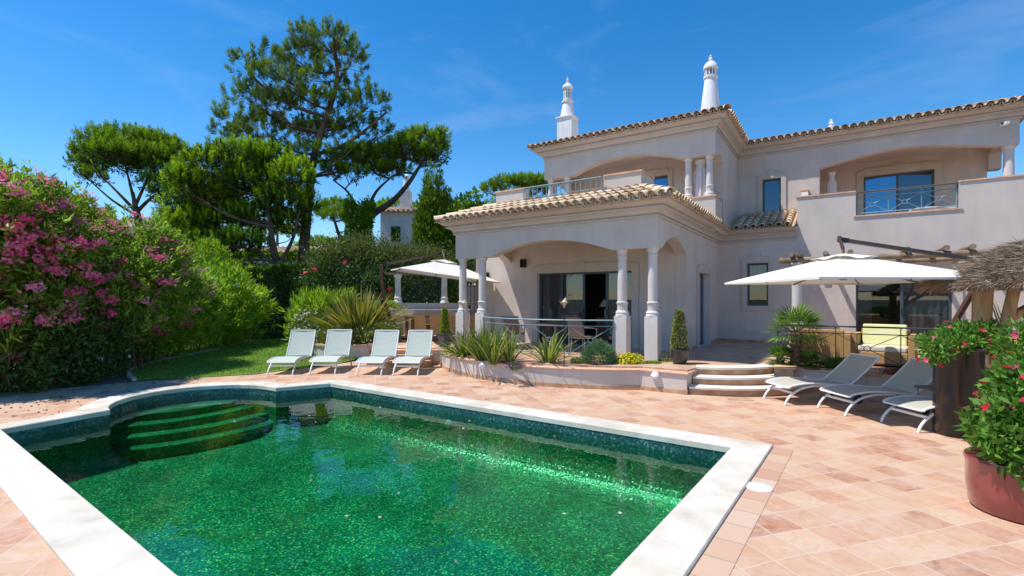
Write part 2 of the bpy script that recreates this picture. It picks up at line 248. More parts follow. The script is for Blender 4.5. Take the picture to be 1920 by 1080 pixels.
# ------------------------------------------------------------------ builders
class MB:
    def __init__(s): s.v = []; s.f = []; s.t = []
    def add(s, vs, fs, tint=None):
        o = len(s.v); s.v += [tuple(p) for p in vs]; s.f += [tuple(i + o for i in f) for f in fs]; s.t += [random.random() if tint is None else tint] * len(fs)
        return s
    def box(s, c, d, rz=0, m=None):
        x, y, z = d[0] / 2, d[1] / 2, d[2] / 2
        p = [Vector(q) for q in ((-x, -y, -z), (x, -y, -z), (x, y, -z), (-x, y, -z), (-x, -y, z), (x, -y, z), (x, y, z), (-x, y, z))]
        Mx = m if m is not None else Matrix.Rotation(rz, 3, 'Z')
        return s.add([Mx @ q + Vector(c) for q in p], [(0, 3, 2, 1), (4, 5, 6, 7), (0, 1, 5, 4), (1, 2, 6, 5), (2, 3, 7, 6), (3, 0, 4, 7)])
    def b2(s, a, b):   # box by two corners
        return s.box([(a[i] + b[i]) / 2 for i in range(3)], [abs(a[i] - b[i]) for i in range(3)])
    def tube(s, path, r, n=8, cap=True, tint=None, flat=None):
        P = [Vector(p) for p in path]; k = len(P); rr = r if isinstance(r, (list, tuple)) else [r] * k
        vs = []; fs = []; up = None
        for i in range(k):
            d = (P[min(i + 1, k - 1)] - P[max(i - 1, 0)])
            if d.length < 1e-9: d = Vector((0, 0, 1))
            d.normalize()
            if up is None:
                up = Vector((0, 0, 1)) if abs(d.z) < .9 else Vector((1, 0, 0))
            x = d.cross(up)
            if x.length < 1e-6: x = d.orthogonal()
            x.normalize(); y = x.cross(d).normalized(); up = y
            for j in range(n):
                a = 2 * PI * j / n + (PI / 4 if n == 4 else 0); q = x * math.cos(a) * rr[i] + y * math.sin(a) * rr[i] * (flat or 1); vs.append(P[i] + q)
        for i in range(k - 1):
            for j in range(n): fs.append((i * n + j, i * n + (j + 1) % n, (i + 1) * n + (j + 1) % n, (i + 1) * n + j))
        if cap: fs.append(tuple(range(n - 1, -1, -1))); fs.append(tuple((k - 1) * n + j for j in range(n)))
        return s.add(vs, fs, tint)
    def lathe(s, prof, c=(0, 0, 0), n=20, a0=0, a1=2 * PI, m=None):
        full = abs(a1 - a0 - 2 * PI) < 1e-6; k = n if full else n + 1; vs = []; fs = []
        for r, z in prof:
            for j in range(k):
                a = a0 + (a1 - a0) * j / n; q = Vector((r * math.cos(a), r * math.sin(a), z))
                if m is not None: q = m @ q
                vs.append(q + Vector(c))
        for i in range(len(prof) - 1):
            for j in range(n):
                j2 = (j + 1) % k if full else j + 1
                fs.append((i * k + j, i * k + j2, (i + 1) * k + j2, (i + 1) * k + j))
        return s.add(vs, fs)
    def prism(s, poly, mp, t, closed_ends=True):   # poly in (u,z); mp(u,z,d)
        n = len(poly); vs = [mp(u, z, 0) for u, z in poly] + [mp(u, z, t) for u, z in poly]
        fs = [tuple(range(n)), tuple(range(2 * n - 1, n - 1, -1))] + [(i, i + n, (i + 1) % n + n, (i + 1) % n) for i in range(n)]
        return s.add(vs, fs)
    def slab(s, pts, z0, z1, holes=(), side=True):
        loops = [[Vector((p[0], p[1], 0)) for p in pts]] + [[Vector((p[0], p[1], 0)) for p in h] for h in holes]
        tri = geometry.tessellate_polygon(loops); allp = [p for l in loops for p in l]; o = len(allp)
        fs = []
        for a, b, c in tri:
            nrm = (allp[b] - allp[a]).cross(allp[c] - allp[a]).z
            fs.append((a, b, c) if nrm > 0 else (a, c, b))
        vs = [(p.x, p.y, z1) for p in allp]
        if side:
            vs += [(p.x, p.y, z0) for p in allp]; i0 = 0
            for l in loops:
                n = len(l)
                for i in range(n): fs.append((i0 + i, i0 + (i + 1) % n, i0 + (i + 1) % n + o, i0 + i + o))
                i0 += n
        return s.add(vs, fs)
    def sweep(s, path, prof, closed=True, right=True):  # path (x,y) plan, prof (offset outward, z); offset to the right of travel
        P = [Vector((p[0], p[1])) for p in path]; n = len(P); m = len(prof); vs = []
        for i in range(n):
            if closed or 0 < i < n - 1:
                d0 = (P[i] - P[i - 1]).normalized(); d1 = (P[(i + 1) % n] - P[i]).normalized()
            elif i == 0: d0 = d1 = (P[1] - P[0]).normalized()
            else: d0 = d1 = (P[i] - P[i - 1]).normalized()
            n0 = Vector((d0.y, -d0.x)); n1 = Vector((d1.y, -d1.x)); b = (n0 + n1)
            b = b / max(.25, b.dot(n0)) if b.length > 1e-6 else n0
            if not right: b = -b
            for o, z in prof: vs.append((P[i].x + b.x * o, P[i].y + b.y * o, z))
        fs = []
        for i in range(n if closed else n - 1):
            j = (i + 1) % n
            for k in range(m - 1): fs.append((i * m + k, j * m + k, j * m + k + 1, i * m + k + 1))
        if not closed: fs += [tuple(range(m)), tuple((n - 1) * m + k for k in range(m - 1, -1, -1))]
        return s.add(vs, fs)
    def ob(s, name, m, parent=None, smooth=None, loc=(0, 0, 0)):
        flat = bool(s.v) and len({round(v[2], 5) for v in s.v}) == 1
        me = bpy.data.meshes.new(name); me.from_pydata(s.v, [], s.f); me.update()
        bm = bmesh.new(); bm.from_mesh(me)
        if flat: bmesh.ops.reverse_faces(bm, faces=[f for f in bm.faces if f.normal.z < 0])
        else: bmesh.ops.recalc_face_normals(bm, faces=bm.faces)
        bm.to_mesh(me); bm.free()
        a = me.attributes.new('tint', 'FLOAT', 'FACE'); a.data.foreach_set('value', np.array(s.t, dtype=np.float32))
        me.materials.append(M[m] if isinstance(m, str) else m)
        if smooth is not None:
            me.polygons.foreach_set('use_smooth', [True] * len(me.polygons)); me.set_sharp_from_angle(angle=R(smooth))
        o = bpy.data.objects.new(name, me); COL.objects.link(o); o.location = loc
        if parent: o.parent = parent
        return o
def tag(o, label=None, cat=None, group=None, kind=None):
    if label: o['label'] = label
    if cat: o['category'] = cat
    if group: o['group'] = group
    if kind: o['kind'] = kind
    return o
def thing(name, label, cat, loc=(0, 0, 0), rz=0, group=None):
    o = bpy.data.objects.new(name, None); o.empty_display_size = .2; COL.objects.link(o); o.location = loc; o.rotation_euler = (0, 0, rz)
    return tag(o, label, cat, group)
def children(o): return [c for c in list(bpy.data.objects) if c.parent == o]
def dup(o, label=None, loc=None, rz=None, parent=None):
    c = o.copy(); COL.objects.link(c); c.parent = parent
    if loc is not None: c.location = loc
    if rz is not None: c.rotation_euler = (0, 0, rz)
    if label: c['label'] = label
    for ch in children(o): dup(ch, parent=c)
    return c
# fast mesh of many small faces from numpy arrays: V (n,k,3)
def nmesh(name, V, m, parent=None, tint=None, loc=(0, 0, 0)):
    n, k, _ = V.shape; me = bpy.data.meshes.new(name)
    me.vertices.add(n * k); me.vertices.foreach_set('co', V.reshape(-1).astype(np.float32))
    me.loops.add(n * k); me.loops.foreach_set('vertex_index', np.arange(n * k, dtype=np.int32))
    me.polygons.add(n); me.polygons.foreach_set('loop_start', np.arange(0, n * k, k, dtype=np.int32))
    try: me.polygons.foreach_set('loop_total', np.full(n, k, dtype=np.int32))
    except Exception: pass
    a = me.attributes.new('tint', 'FLOAT', 'FACE')
    a.data.foreach_set('value', (RNG.random(n) if tint is None else np.clip(tint, 0, 1)).astype(np.float32))
    me.update(calc_edges=True); me.validate(); me.materials.append(M[m] if isinstance(m, str) else m)
    o = bpy.data.objects.new(name, me); COL.objects.link(o); o.location = loc
    if parent: o.parent = parent
    return o
def unit(a): return a / np.maximum(np.linalg.norm(a, axis=-1, keepdims=True), 1e-9)
def rdir(n): return unit(RNG.normal(size=(n, 3)))
def leaves(P, D, Ln, W, fold=.15):
    """P base (n,3), D direction (n,3), Ln length (n,), W width (n,) -> quads"""
    n = len(P); s = unit(np.cross(D, rdir(n))); up = np.cross(s, D)
    Ln = np.broadcast_to(Ln, (n,))[:, None]; W = np.broadcast_to(W, (n,))[:, None]
    mid = P + D * Ln * .45 + up * Ln * fold * .5
    return np.stack([P, mid - s * W / 2, P + D * Ln, mid + s * W / 2], axis=1)
def blob_pts(blobs, n, shell=.55, jit=.12):
    """sample points in a union of ellipsoids ((cx,cy,cz),(rx,ry,rz)); returns P and outward dirs"""
    w = np.array([b[1][0] * b[1][1] * b[1][2] for b in blobs]) ** .75; w = w / w.sum()
    idx = RNG.choice(len(blobs), n, p=w); c = np.array([b[0] for b in blobs])[idx]; r = np.array([b[1] for b in blobs])[idx]
    d = rdir(n); rad = (shell + (1 - shell) * RNG.random((n, 1)) ** .6)
    rad = rad * (1 + jit * RNG.normal(size=(n, 1)))
    return c + d * r * rad, unit(d / r * r.mean(axis=1, keepdims=True))
def foliage(name, blobs, n, L0, W0, m, parent, shell=.5, out=.7, up=.3, clump=0, loc=(0, 0, 0), jit=.1, zmin=None, tb=0, fold=.15):
    if clump:
        k = max(1, n // clump); C, D0 = blob_pts(blobs, k, shell, jit)
        P = np.repeat(C, clump, 0); Dc = np.repeat(D0, clump, 0); P = P + RNG.normal(size=P.shape) * L0 * .25
        ct = np.repeat(RNG.random(k), clump)
    else:
        P, Dc = blob_pts(blobs, n, shell, jit); ct = RNG.random(n)
    if zmin is not None:
        keep = P[:, 2] > zmin; P, Dc, ct = P[keep], Dc[keep], ct[keep]
    n = len(P); D = unit(Dc * out + rdir(n) * .75 + np.array([0, 0, up]))
    Ln = L0 * (.6 + .8 * RNG.random(n)); W = W0 * (.7 + .6 * RNG.random(n))
    return nmesh(name, leaves(P, D, Ln, W, fold), m, parent, tint=.45 * ct + .55 * RNG.random(n) + tb, loc=loc)
def flowers(name, P, D, r, m, parent, petals=5, loc=(0, 0, 0), tint=None):
    n = len(P); s = unit(np.cross(D, rdir(n))); u = np.cross(s, D); q = []; tt = []
    base = RNG.random(n) if tint is None else tint
    for k in range(petals):
        a = 2 * PI * k / petals; b = PI / petals * .85
        f = lambda an, rr, h: P + (s * math.cos(an) + u * math.sin(an)) * np.reshape(rr, (-1, 1)) + D * np.reshape(h, (-1, 1))
        rr = r * (.8 + .4 * RNG.random(n))
        q.append(np.stack([P + 0 * P, f(a - b, rr * .7, rr * .12), f(a, rr, rr * .25), f(a + b, rr * .7, rr * .12)], axis=1)); tt.append(base * .8 + .2 * RNG.random(n))
    return nmesh(name, np.concatenate(q), m, parent, tint=np.concatenate(tt), loc=loc)
def straps(name, c, n, Lr, W, m, parent, spread=1.0, loc=(0, 0, 0), base=.08, droop=.6, seg=6, tb=0, aim=None):
    """clump of arching strap leaves"""
    a = RNG.random(n) * 2 * PI; el = np.clip(1.48 - spread * RNG.random(n) ** .9 * .80, .3, 1.5)
    Ln = Lr[0] + (Lr[1] - Lr[0]) * RNG.random(n); h = np.stack([np.cos(a), np.sin(a), 0 * a], 1)
    P0 = np.array(c) + h * (base * RNG.random(n))[:, None]; side = np.stack([-np.sin(a), np.cos(a), 0 * a], 1)
    tw = (RNG.random(n) - .5) * 1.2; side = unit(side * np.cos(tw)[:, None] + np.array([0, 0, 1]) * np.sin(tw)[:, None])
    q = []; pts = []
    for i in range(seg + 1):
        t = i / seg; rad = Ln * t * np.cos(el) * (1 + .25 * t); z = Ln * t * np.sin(el) - droop * Ln * np.cos(el) * t ** 2.4 * .8
        pts.append(P0 + h * rad[:, None] + np.stack([0 * z, 0 * z, z], 1))
    wd_ = [.6, .95, 1, .92, .75, .45, .05] if seg == 6 else list(np.interp(np.linspace(0, 1, seg + 1), [0, .3, .7, 1], [.6, 1, .8, .05]))
    for i in range(seg):
        w0, w1 = W * wd_[i] / 2, W * wd_[i + 1] / 2
        q.append(np.stack([pts[i] - side * w0, pts[i] + side * w0, pts[i + 1] + side * w1, pts[i + 1] - side * w1], 1))
    t = np.tile(np.clip(RNG.random(n) + tb, 0, 1), seg)
    return nmesh(name, np.concatenate(q), m, parent, tint=t, loc=loc)
A0 = Vector((3.24, 10.99, 0)); ANG = math.atan2(-.555, .832); UV_ = (Vector((.832, -.555, 0)), Vector((.555, .832, 0)))
def W(a, b, z=0): return (A0.x + a * .832 + b * .555, A0.y - a * .555 + b * .832, z)
def onz(px, py, z=0):
    Y = 925 * (1.85 - z) / (py - 560); return ((px - 960) / 925 * Y, Y, z)
# ================================================================== POOL, GROUND, PAVING
PA = math.atan2(-4.58, 6.61); PO = Vector((-3.91, 10.63, 0)); PR = Matrix.Rotation(-PA, 3, 'Z')
def pl_(p): q = PR @ (Vector((p[0], p[1], 0)) - PO); return (q.x, q.y)
bayC = Vector((-5.70, 9.07)); bL = Vector((-6.59, 8.07)); bR = Vector((-4.82, 10.07))
ch = (bR - bL).normalized(); nn = Vector((-ch.y, ch.x))           # nn points away from the pool (north-west)
arc = [bayC + ch * (1.335 * -math.cos(t)) + nn * (1.42 * math.sin(t)) for t in [PI * i / 22 for i in range(23)]]
pool_in = [(-7.13, 6.87)] + [tuple(p) for p in arc] + [(-3.91, 10.63), (2.7, 6.05), (-.345, 1.87)]
pin_l = [pl_(p) for p in pool_in]
def offset(poly, d):
    n = len(poly); P = [Vector(p) for p in poly]; o = []
    for i in range(n):
        d0 = (P[i] - P[i - 1]).normalized(); d1 = (P[(i + 1) % n] - P[i]).normalized()
        n0 = Vector((-d0.y, d0.x)); n1 = Vector((-d1.y, d1.x)); b = n0 + n1; b = b / max(.55, b.dot(n0)); o.append(P[i] + b * d)
    return [tuple(p) for p in o]
# the polygon above runs clockwise seen from above: left of travel is outside
pool_out = offset(pool_in, .39)
# resolve the two concave corners where the bay meets the straight side
def trim(poly):
    return poly
pool = thing('swimming_pool', 'large green mosaic swimming pool with pale limestone rim and rounded step bay', 'swimming pool', PO, PA)
ZW = -.165; ZF = -.86
mb = MB(); n = len(pin_l)
for i in range(n):
    a, b = pin_l[i], pin_l[(i + 1) % n]
    mb.add([(a[0], a[1], -.045), (b[0], b[1], -.045), (b[0], b[1], -.30), (a[0], a[1], -.30)], [(0, 1, 2, 3)])
mb.ob('pool_wall', 'mosaic_wall', pool)
mb = MB()
for i in range(n):
    a, b = pin_l[i], pin_l[(i + 1) % n]
    mb.add([(a[0], a[1], -.30), (b[0], b[1], -.30), (b[0], b[1], ZF), (a[0], a[1], ZF)], [(0, 1, 2, 3)])
mb.ob('lower_wall', 'mosaic_floor', pool)
# cove between wall and floor
mb = MB(); K = 7; CR = .42
rings = [(offset(pin_l, -.002 - CR * (1 - math.cos(PI / 2 * k / K))), ZF + .004 + CR * .9 * (1 - math.sin(PI / 2 * k / K))) for k in range(K + 1)]
for k in range(K):
    (p0, z0), (p1, z1) = rings[k], rings[k + 1]
    for i in range(n):
        j = (i + 1) % n; mb.add([(*p0[i], z0), (*p0[j], z0), (*p1[j], z1), (*p1[i], z1)], [(0, 1, 2, 3)])
mb.ob('cove', 'mosaic_floor', pool, 60)
fo = offset(pin_l, .03)
MB().slab(fo, 0, ZF, side=False).ob('pool_floor', 'mosaic_floor', pool)
out_l = [pl_(p) for p in pool_out]; in2 = offset(pin_l, -.009)
mb = MB(); no = len(out_l)
def ring_mesh(mb, inner, outer, zb, zt, edge=.012):
    k = len(inner); vs = []
    prof = lambda i: [(inner[i], zb, 0), (inner[i], zt - edge, 0), (inner[i], zt, 1), (outer[i], zt, -1), (outer[i], zt - edge, 0), (outer[i], zb, 0)]
    for i in range(k):
        di = (Vector(outer[i]) - Vector(inner[i])).normalized()
        for p, z, e in prof(i): vs.append((p[0] + di.x * e * edge, p[1] + di.y * e * edge, z))
    fs = []
    for i in range(k):
        j = (i + 1) % k
        for q in range(6): r = (q + 1) % 6; fs.append((i * 6 + q, j * 6 + q, j * 6 + r, i * 6 + r))
    return mb.add(vs, fs)
ring_mesh(mb, in2, out_l, -.045, .035)
M['coping'] = mat('limestone pool rim', (.60, .53, .42), (.76, .70, .61), 1.6, .75, bump=.08, bscale=50, detail=8); streaks(M['coping'], .82, 1.04, (4, 4, 4))
mb.ob('rim', 'coping', pool)
# bay steps, stacked, each edge bulging a little into the pool
for k, (d, zt) in enumerate([(-.95, -.28), (-.62, -.40), (-.28, -.53), (.05, -.66)]):
    sm = 1.33 if d >= 0 else 1.33 * math.sqrt(max(.05, 1 - (d / 1.42) ** 2))
    a = [p for p in arc if (Vector(p) - bayC).dot(nn) >= -d + .02]
    a = [bayC + (Vector(p) - bayC) * .995 for p in a]
    if d >= 0: a = arc
    cu = [bayC + ch * (sm * s) - nn * (d + .30 * (1 - s * s)) for s in [1 - 2 * i / 14 for i in range(15)]]
    if d >= 0: cu = [bayC + ch * (s * (1.33 + .12 * (d > .2))) - nn * (d * (1 - abs(s) ** 6) + .30 * (1 - s * s)) for s in [1 - 2 * i / 14 for i in range(15)]]
    poly = [pl_(p) for p in a] + [pl_(p) for p in cu]
    MB().slab(poly[::-1], ZF, zt - .001 * k).ob('pool_step', 'mosaic_floor', pool)
wl = offset(pin_l, .004)
tag(MB().slab(wl, 0, ZW, side=False).ob('water', 'water', None), kind='structure')
w = bpy.data.objects['water']; w.location = PO; w.rotation_euler = (0, 0, PA)
# hose plug on the far wall and skimmer lid
mb = MB(); mb.lathe([(0, .02), (.06, .02), (.075, .012), (.08, 0)], n=20, m=Matrix.Rotation(R(90), 3, 'X') )
q = pl_(W(-2.35, -4.40)); mb.ob('inlet_nozzle', 'rail', pool, 40, loc=(q[0], .0, -.36))
# ground and paving
far = [(-700, -700), (700, -700), (700, 900), (-700, 900)]
hole = [pool_in[i] for i in range(len(pool_in))]
holeg = offset(pool_in, .10)
tag(MB().slab(far, 0, -.02, holes=[holeg], side=False).ob('ground', 'earth'), kind='structure')
pav = [(-14, -8), (16, -8), (16, 14), (2, 16.5), (-4.2, 15.5), (-4.9, 14.0), (-5.7, 12.95), (-6.25, 12.05), (-8.4, 11.0), (-9.3, 10.2), (-14, 7.5)]
holep = offset(pool_in, .12)
tag(MB().slab(pav, 0, 0, holes=[holep], side=False).ob('paving', 'paving'), kind='structure')
# border course of tiles beside the right rim
fr = Vector((2.7, 6.05)); nr = Vector((-.345, 1.87)); dd = (nr - fr).normalized(); oo = Vector((-dd.y, dd.x))
if oo.x < 0: oo = -oo
c0 = Vector((3.16, 6.20)); far_dir = Vector((2.7 + 3.91, 6.05 - 10.63)).normalized()
M['border_tile'] = mat('border tile', (.6, .35, .2), rough=.75, bump=.15, bscale=20, tint=[(.50, .29, .19), (.54, .34, .23), (.56, .38, .26), (.57, .41, .30), (.60, .45, .34)])
mb = MB(); s_ = .318
for i_ in range(24):
    a = c0 + dd * (s_ * i_ + .002); b = c0 + dd * (s_ * (i_ + 1) - .002); f2 = far_dir * .33
    mb.add([(a.x, a.y, .004), (b.x, b.y, .004), (b.x + f2.x, b.y + f2.y, .004), (a.x + f2.x, a.y + f2.y, .004)], [(0, 1, 2, 3)])
tag(mb.ob('paving_border', 'border_tile'), kind='structure')
lawn = [(-8.4, 11.02), (-6.25, 12.07), (-5.7, 12.97), (-4.9, 14.02), (-4.6, 16), (-5.5, 18), (-6.2, 20), (-8.2, 23.5), (-13, 24.5), (-12.4, 19), (-11.2, 15), (-10.4, 13.1), (-9.3, 11.9)]
tag(MB().slab(lawn, 0, .012, side=False).ob('lawn', 'grass'), kind='structure')
bed = [(-9.3, 10.2), (-8.42, 11.0), (-9.3, 11.9), (-10.4, 13.1), (-11.2, 15), (-12.4, 19), (-13, 24.5), (-20, 26), (-20, 5), (-14, 7.5)]
tag(MB().slab(bed, 0, .006, side=False).ob('soil_bed', 'soil'), kind='structure')
# lawn blades
def in_poly(P, poly):
    x, y = P[:, 0], P[:, 1]; c = np.zeros(len(P), bool); j = len(poly) - 1
    for i in range(len(poly)):
        xi, yi = poly[i]; xj, yj = poly[j]
        c ^= ((yi > y) != (yj > y)) & (x < (xj - xi) * (y - yi) / (yj - yi + 1e-12) + xi); j = i
    return c
P = np.stack([RNG.uniform(-13, -4.6, 60000), RNG.uniform(11, 22, 60000), np.full(60000, .012)], 1)
P = P[in_poly(P, offset(lawn, -.02) if False else lawn)]
D = unit(RNG.normal(size=P.shape) * .45 + np.array([0, 0, 1]))
tag(nmesh('lawn_grass', leaves(P, D, .04 + .035 * RNG.random(len(P)), .012, 0), 'grassblade'), kind='stuff')
# low stone edging along the bed
mb = MB(); pts = [(-8.45, 11.05), (-8.95, 11.55), (-9.6, 12.35), (-9.9, 12.9), (-10.15, 13.6), (-10.35, 14.6), (-10.5, 16), (-10.6, 17.8), (-10.9, 19.5)]
for i in range(len(pts) - 1):
    a = Vector(pts[i]); b = Vector(pts[i + 1]); k = max(1, int((b - a).length / .3))
    for j in range(k):
        p = a.lerp(b, (j + .5) / k); mb.box((p.x, p.y, .03), ((b - a).length / k * .93, .07 + .02 * random.random(), .06), math.atan2((b - a).y, (b - a).x) + random.uniform(-.05, .05))
tag(mb.ob('stone_edging', M['trim'], None), 'low curb of pale stones between the lawn and the shrub bed', 'edging')
# skimmer lid, inspection covers
x, y, _ = onz(1423, 915)
sk = MB().lathe([(0, .012), (.012, .012), (.013, .016), (.115, .016), (.12, .012), (.125, .004)], n=32); sk.ob('skimmer_lid', 'white_metal', None, 40, (x, y, .002)); tag(bpy.data.objects['skimmer_lid'], 'round white skimmer lid set in the paving beside the pool rim', 'lid')
x, y, _ = onz(1385, 748)
mb = MB()
for a, b, c, d in ((-.22, -.13, .22, -.122), (-.22, .122, .22, .13), (-.22, -.122, -.212, .122), (.212, -.122, .22, .122)): mb.b2((a, b, 0), (c, d, .007))
mb.b2((-.212, -.122, 0), (.212, .122, .005)); o = mb.ob('inspection_cover', 'riser', None, None, (x, y, .002)); o.rotation_euler = (0, 0, R(-8)); tag(o, 'rectangular clay inspection cover in the paving below the curved steps', 'cover')
# terrace (raised 0.45 m), polygon in villa frame -> world
def arcp(cx, cy, r, a0, a1, n): return [(cx + r * math.cos(a0 + (a1 - a0) * i / n), cy + r * math.sin(a0 + (a1 - a0) * i / n)) for i in range(n + 1)]
# bulging planter front: circle through (0,-1.17) (-2.75,-1.98) (-5.5,-.95) in the villa frame
def circ(p, q, r):
    ax, ay, bx, by, cx, cy = *p, *q, *r; d = 2 * (ax * (by - cy) + bx * (cy - ay) + cx * (ay - by))
    ux = ((ax * ax + ay * ay) * (by - cy) + (bx * bx + by * by) * (cy - ay) + (cx * cx + cy * cy) * (ay - by)) / d
    uy = ((ax * ax + ay * ay) * (cx - bx) + (bx * bx + by * by) * (ax - cx) + (cx * cx + cy * cy) * (bx - ax)) / d
    return ux, uy, math.hypot(ax - ux, ay - uy)
cx_, cy_, cr = circ((0, -1.17), (-2.75, -1.98), (-5.75, -.75))
aa = math.atan2(-1.17 - cy_, 0 - cx_); ab = math.atan2(-.75 - cy_, -5.75 - cx_)
if ab > 0: ab -= 2 * PI
front = arcp(cx_, cy_, cr, ab, aa, 40)                                # left to right
pfront = [(-5.75, -.35)] + front + [(.93, -1.17), (.93, .1)]           # outline of planter wall outer face
terr = [(-6.9, -.9), (-5.76, -.35)] + [(a, b + .2) for a, b in front[2:]] + [(.9, -1.0), (.95, -.45)] + arcp(.6, 1.3, 1.74, R(-78), R(-28), 10) + [(2.3, .8), (9.5, .8), (9.5, 7.0), (0, 7.0), (0, 2.6), (-5.85, 2.6), (-7.4, 2.6), (-14, 7), (-16, 6.2), (-11, -.2), (-8.4, -.75)]
tag(MB().slab([W(*p)[:2] for p in terr], 0.02, .45).ob('terrace', 'paving_terrace'), kind='structure')
# ------------------------------------------------------------------ planters and steps (villa frame)
def vthing(name, label, cat, group=None): return thing(name, label, cat, A0, ANG, group)
def planter_wall(name, label, path, closed=False, top=.42, inner=.16, lamps=()):
    """path runs left to right seen from the pool, outside on the right hand"""
    t = vthing(name, label, 'planter')
    MB().sweep(path, [(-inner, .1), (-inner, top - .04), (0, top - .04), (0, .085), (-.02, .085)], closed).ob('wall', 'stucco', t, 30)
    MB().sweep(path, [(-.02, .0), (.014, .0), (.014, .085), (-.01, .09)], closed).ob('skirting', 'riser', t, 30)
    MB().sweep(path, [(-inner - .03, top - .038), (-inner - .03, top), (.02, top), (.035, top - .012), (.035, top - .026), (.02, top - .038)], closed).ob('coping', 'cap', t, 30)
    for a, b, an in lamps:
        m = MB(); mm = Matrix.Rotation(an, 3, 'Z')
        prof = [(.0, .09), (.035, .087), (.065, .067), (.085, .036), (.092, 0), (.085, -.004)]
        m.lathe(prof, n=16); m.lathe([(0, -.003), (.086, -.003)], n=16)
        o = m.ob('wall_lamp', 'white_metal', t, 50, (a, b, .31))
        MB().b2((-.045, -.05, -.05), (.045, .06, -.006)).ob('lamp_body', 'white_metal', o).rotation_euler = (0, 0, an)
    return t
def on_front(f):   # point on bulge by fraction of arc, with outward angle
    an = ab + (aa - ab) * f; return (cx_ + (cr + .03) * math.cos(an), cy_ + (cr + .03) * math.sin(an), an + PI / 2)
pt = planter_wall('curved_planter', 'long low bowed planter wall with clay coping in front of the veranda', [(-5.75, -.30)] + front + [(.93, -1.17), (.93, -.62)],
                  lamps=[on_front(.43), (.33, -1.19, 0)])
MB().slab([(a, b + .1) for a, b in front] + [(.80, -1.07), (.80, -.35), (-5.6, -.35)], .05, .37).ob('gravel_bed', 'gravel', pt)
p2w = planter_wall('side_planter', 'short low planter wall left of the bowed planter with one white lamp', [(-7.05, -1.35), (-6.45, -.82), (-5.80, -.42)], lamps=[(-6.37, -.79, R(35))])
MB().slab([(-7.0, -1.22), (-6.45, -.72), (-5.9, -.35), (-5.9, .05), (-6.6, -.2), (-7.1, -.8)], .05, .37).ob('gravel_bed', 'gravel', p2w)
p3w = planter_wall('bed_under_railing', 'low planter wall with clay coping behind the loungers below the railing', [(2.30, .70), (9.5, .62)])
MB().slab([(2.3, .82), (9.5, .74), (9.5, 1.2), (2.3, 1.2)], .05, .40).ob('gravel_bed', 'soil', p3w)
MB().slab([(2.3, 1.2), (9.5, 1.2), (9.5, 1.28), (2.3, 1.28)], .3, .462).ob('inner_coping', 'cap', p3w)
# curved steps between the planters
st = vthing('curved_steps', 'three quarter round steps with cream stone treads and brick risers', 'steps')
for k, (r, z) in enumerate([(2.44, .15), (2.12, .30), (1.80, .45)]):
    a0, a1 = R(-81.5 + k * 1.2), R(-12 - 3 * k)
    body = arcp(.6, 1.3, r - .02, a0, a1, 24) + [(.6 + 1.0 * math.cos(a1), 1.3 + 1.0 * math.sin(a1)), (.95, .4)]
    MB().slab(body, 0.004 + .15 * k, z - .035).ob('riser', 'riser', st)
    tread = arcp(.6, 1.3, r + .015, a0, a1, 24) + arcp(.6, 1.3, r - .36, a1, a0, 12)
    m = MB(); m.slab(tread, z - .034, z + .002 * (k + 1)); m.ob('tread', 'stone', st)
for (a, b, c, d, h) in ((.95, -1.0, 1.12, -.30, .449), ):
    pass
MB().slab([(2.28, .25), (2.62, .30), (2.62, .70), (2.28, .70)], .0, .447).ob('cheek', 'riser', st)
MB().slab([(2.26, .22), (2.66, .28), (2.66, .72), (2.26, .72)], .448, .475).ob('cheek_cap', 'cap', st)
# round raised bed beside the lawn
rb = thing('round_planter', 'round stuccoed raised bed beside the lawn holding a big sword leaved plant', 'planter', (-5.15, 16.5, 0))
MB().lathe([(1.42, 0), (1.42, .38), (1.3, .38), (1.3, .1)], n=40).ob('wall', 'stucco_pale', rb, 40)
MB().lathe([(1.46, .381), (1.46, .43), (1.26, .43), (1.26, .381), (1.46, .381)], n=40).ob('coping', 'cap', rb, 40)
MB().lathe([(0, .36), (1.3, .36)], n=30).ob('soil_fill', 'soil', rb)
# left steps up to the dining terrace
ls = thing('left_steps', 'straight clay steps rising to the dining terrace behind the loungers', 'steps', (-3.0, 13.35, 0), R(-3))
for k in range(3):
    MB().b2((-.95, .32 * k, .002), (.75, 1.4, .15 * (k + 1) - .03)).ob('riser', 'riser', ls)
    MB().b2((-.97, .32 * k - .02, .15 * (k + 1) - .029), (.77, 1.42, .15 * (k + 1) + .002 * k)).ob('tread', 'cap', ls)
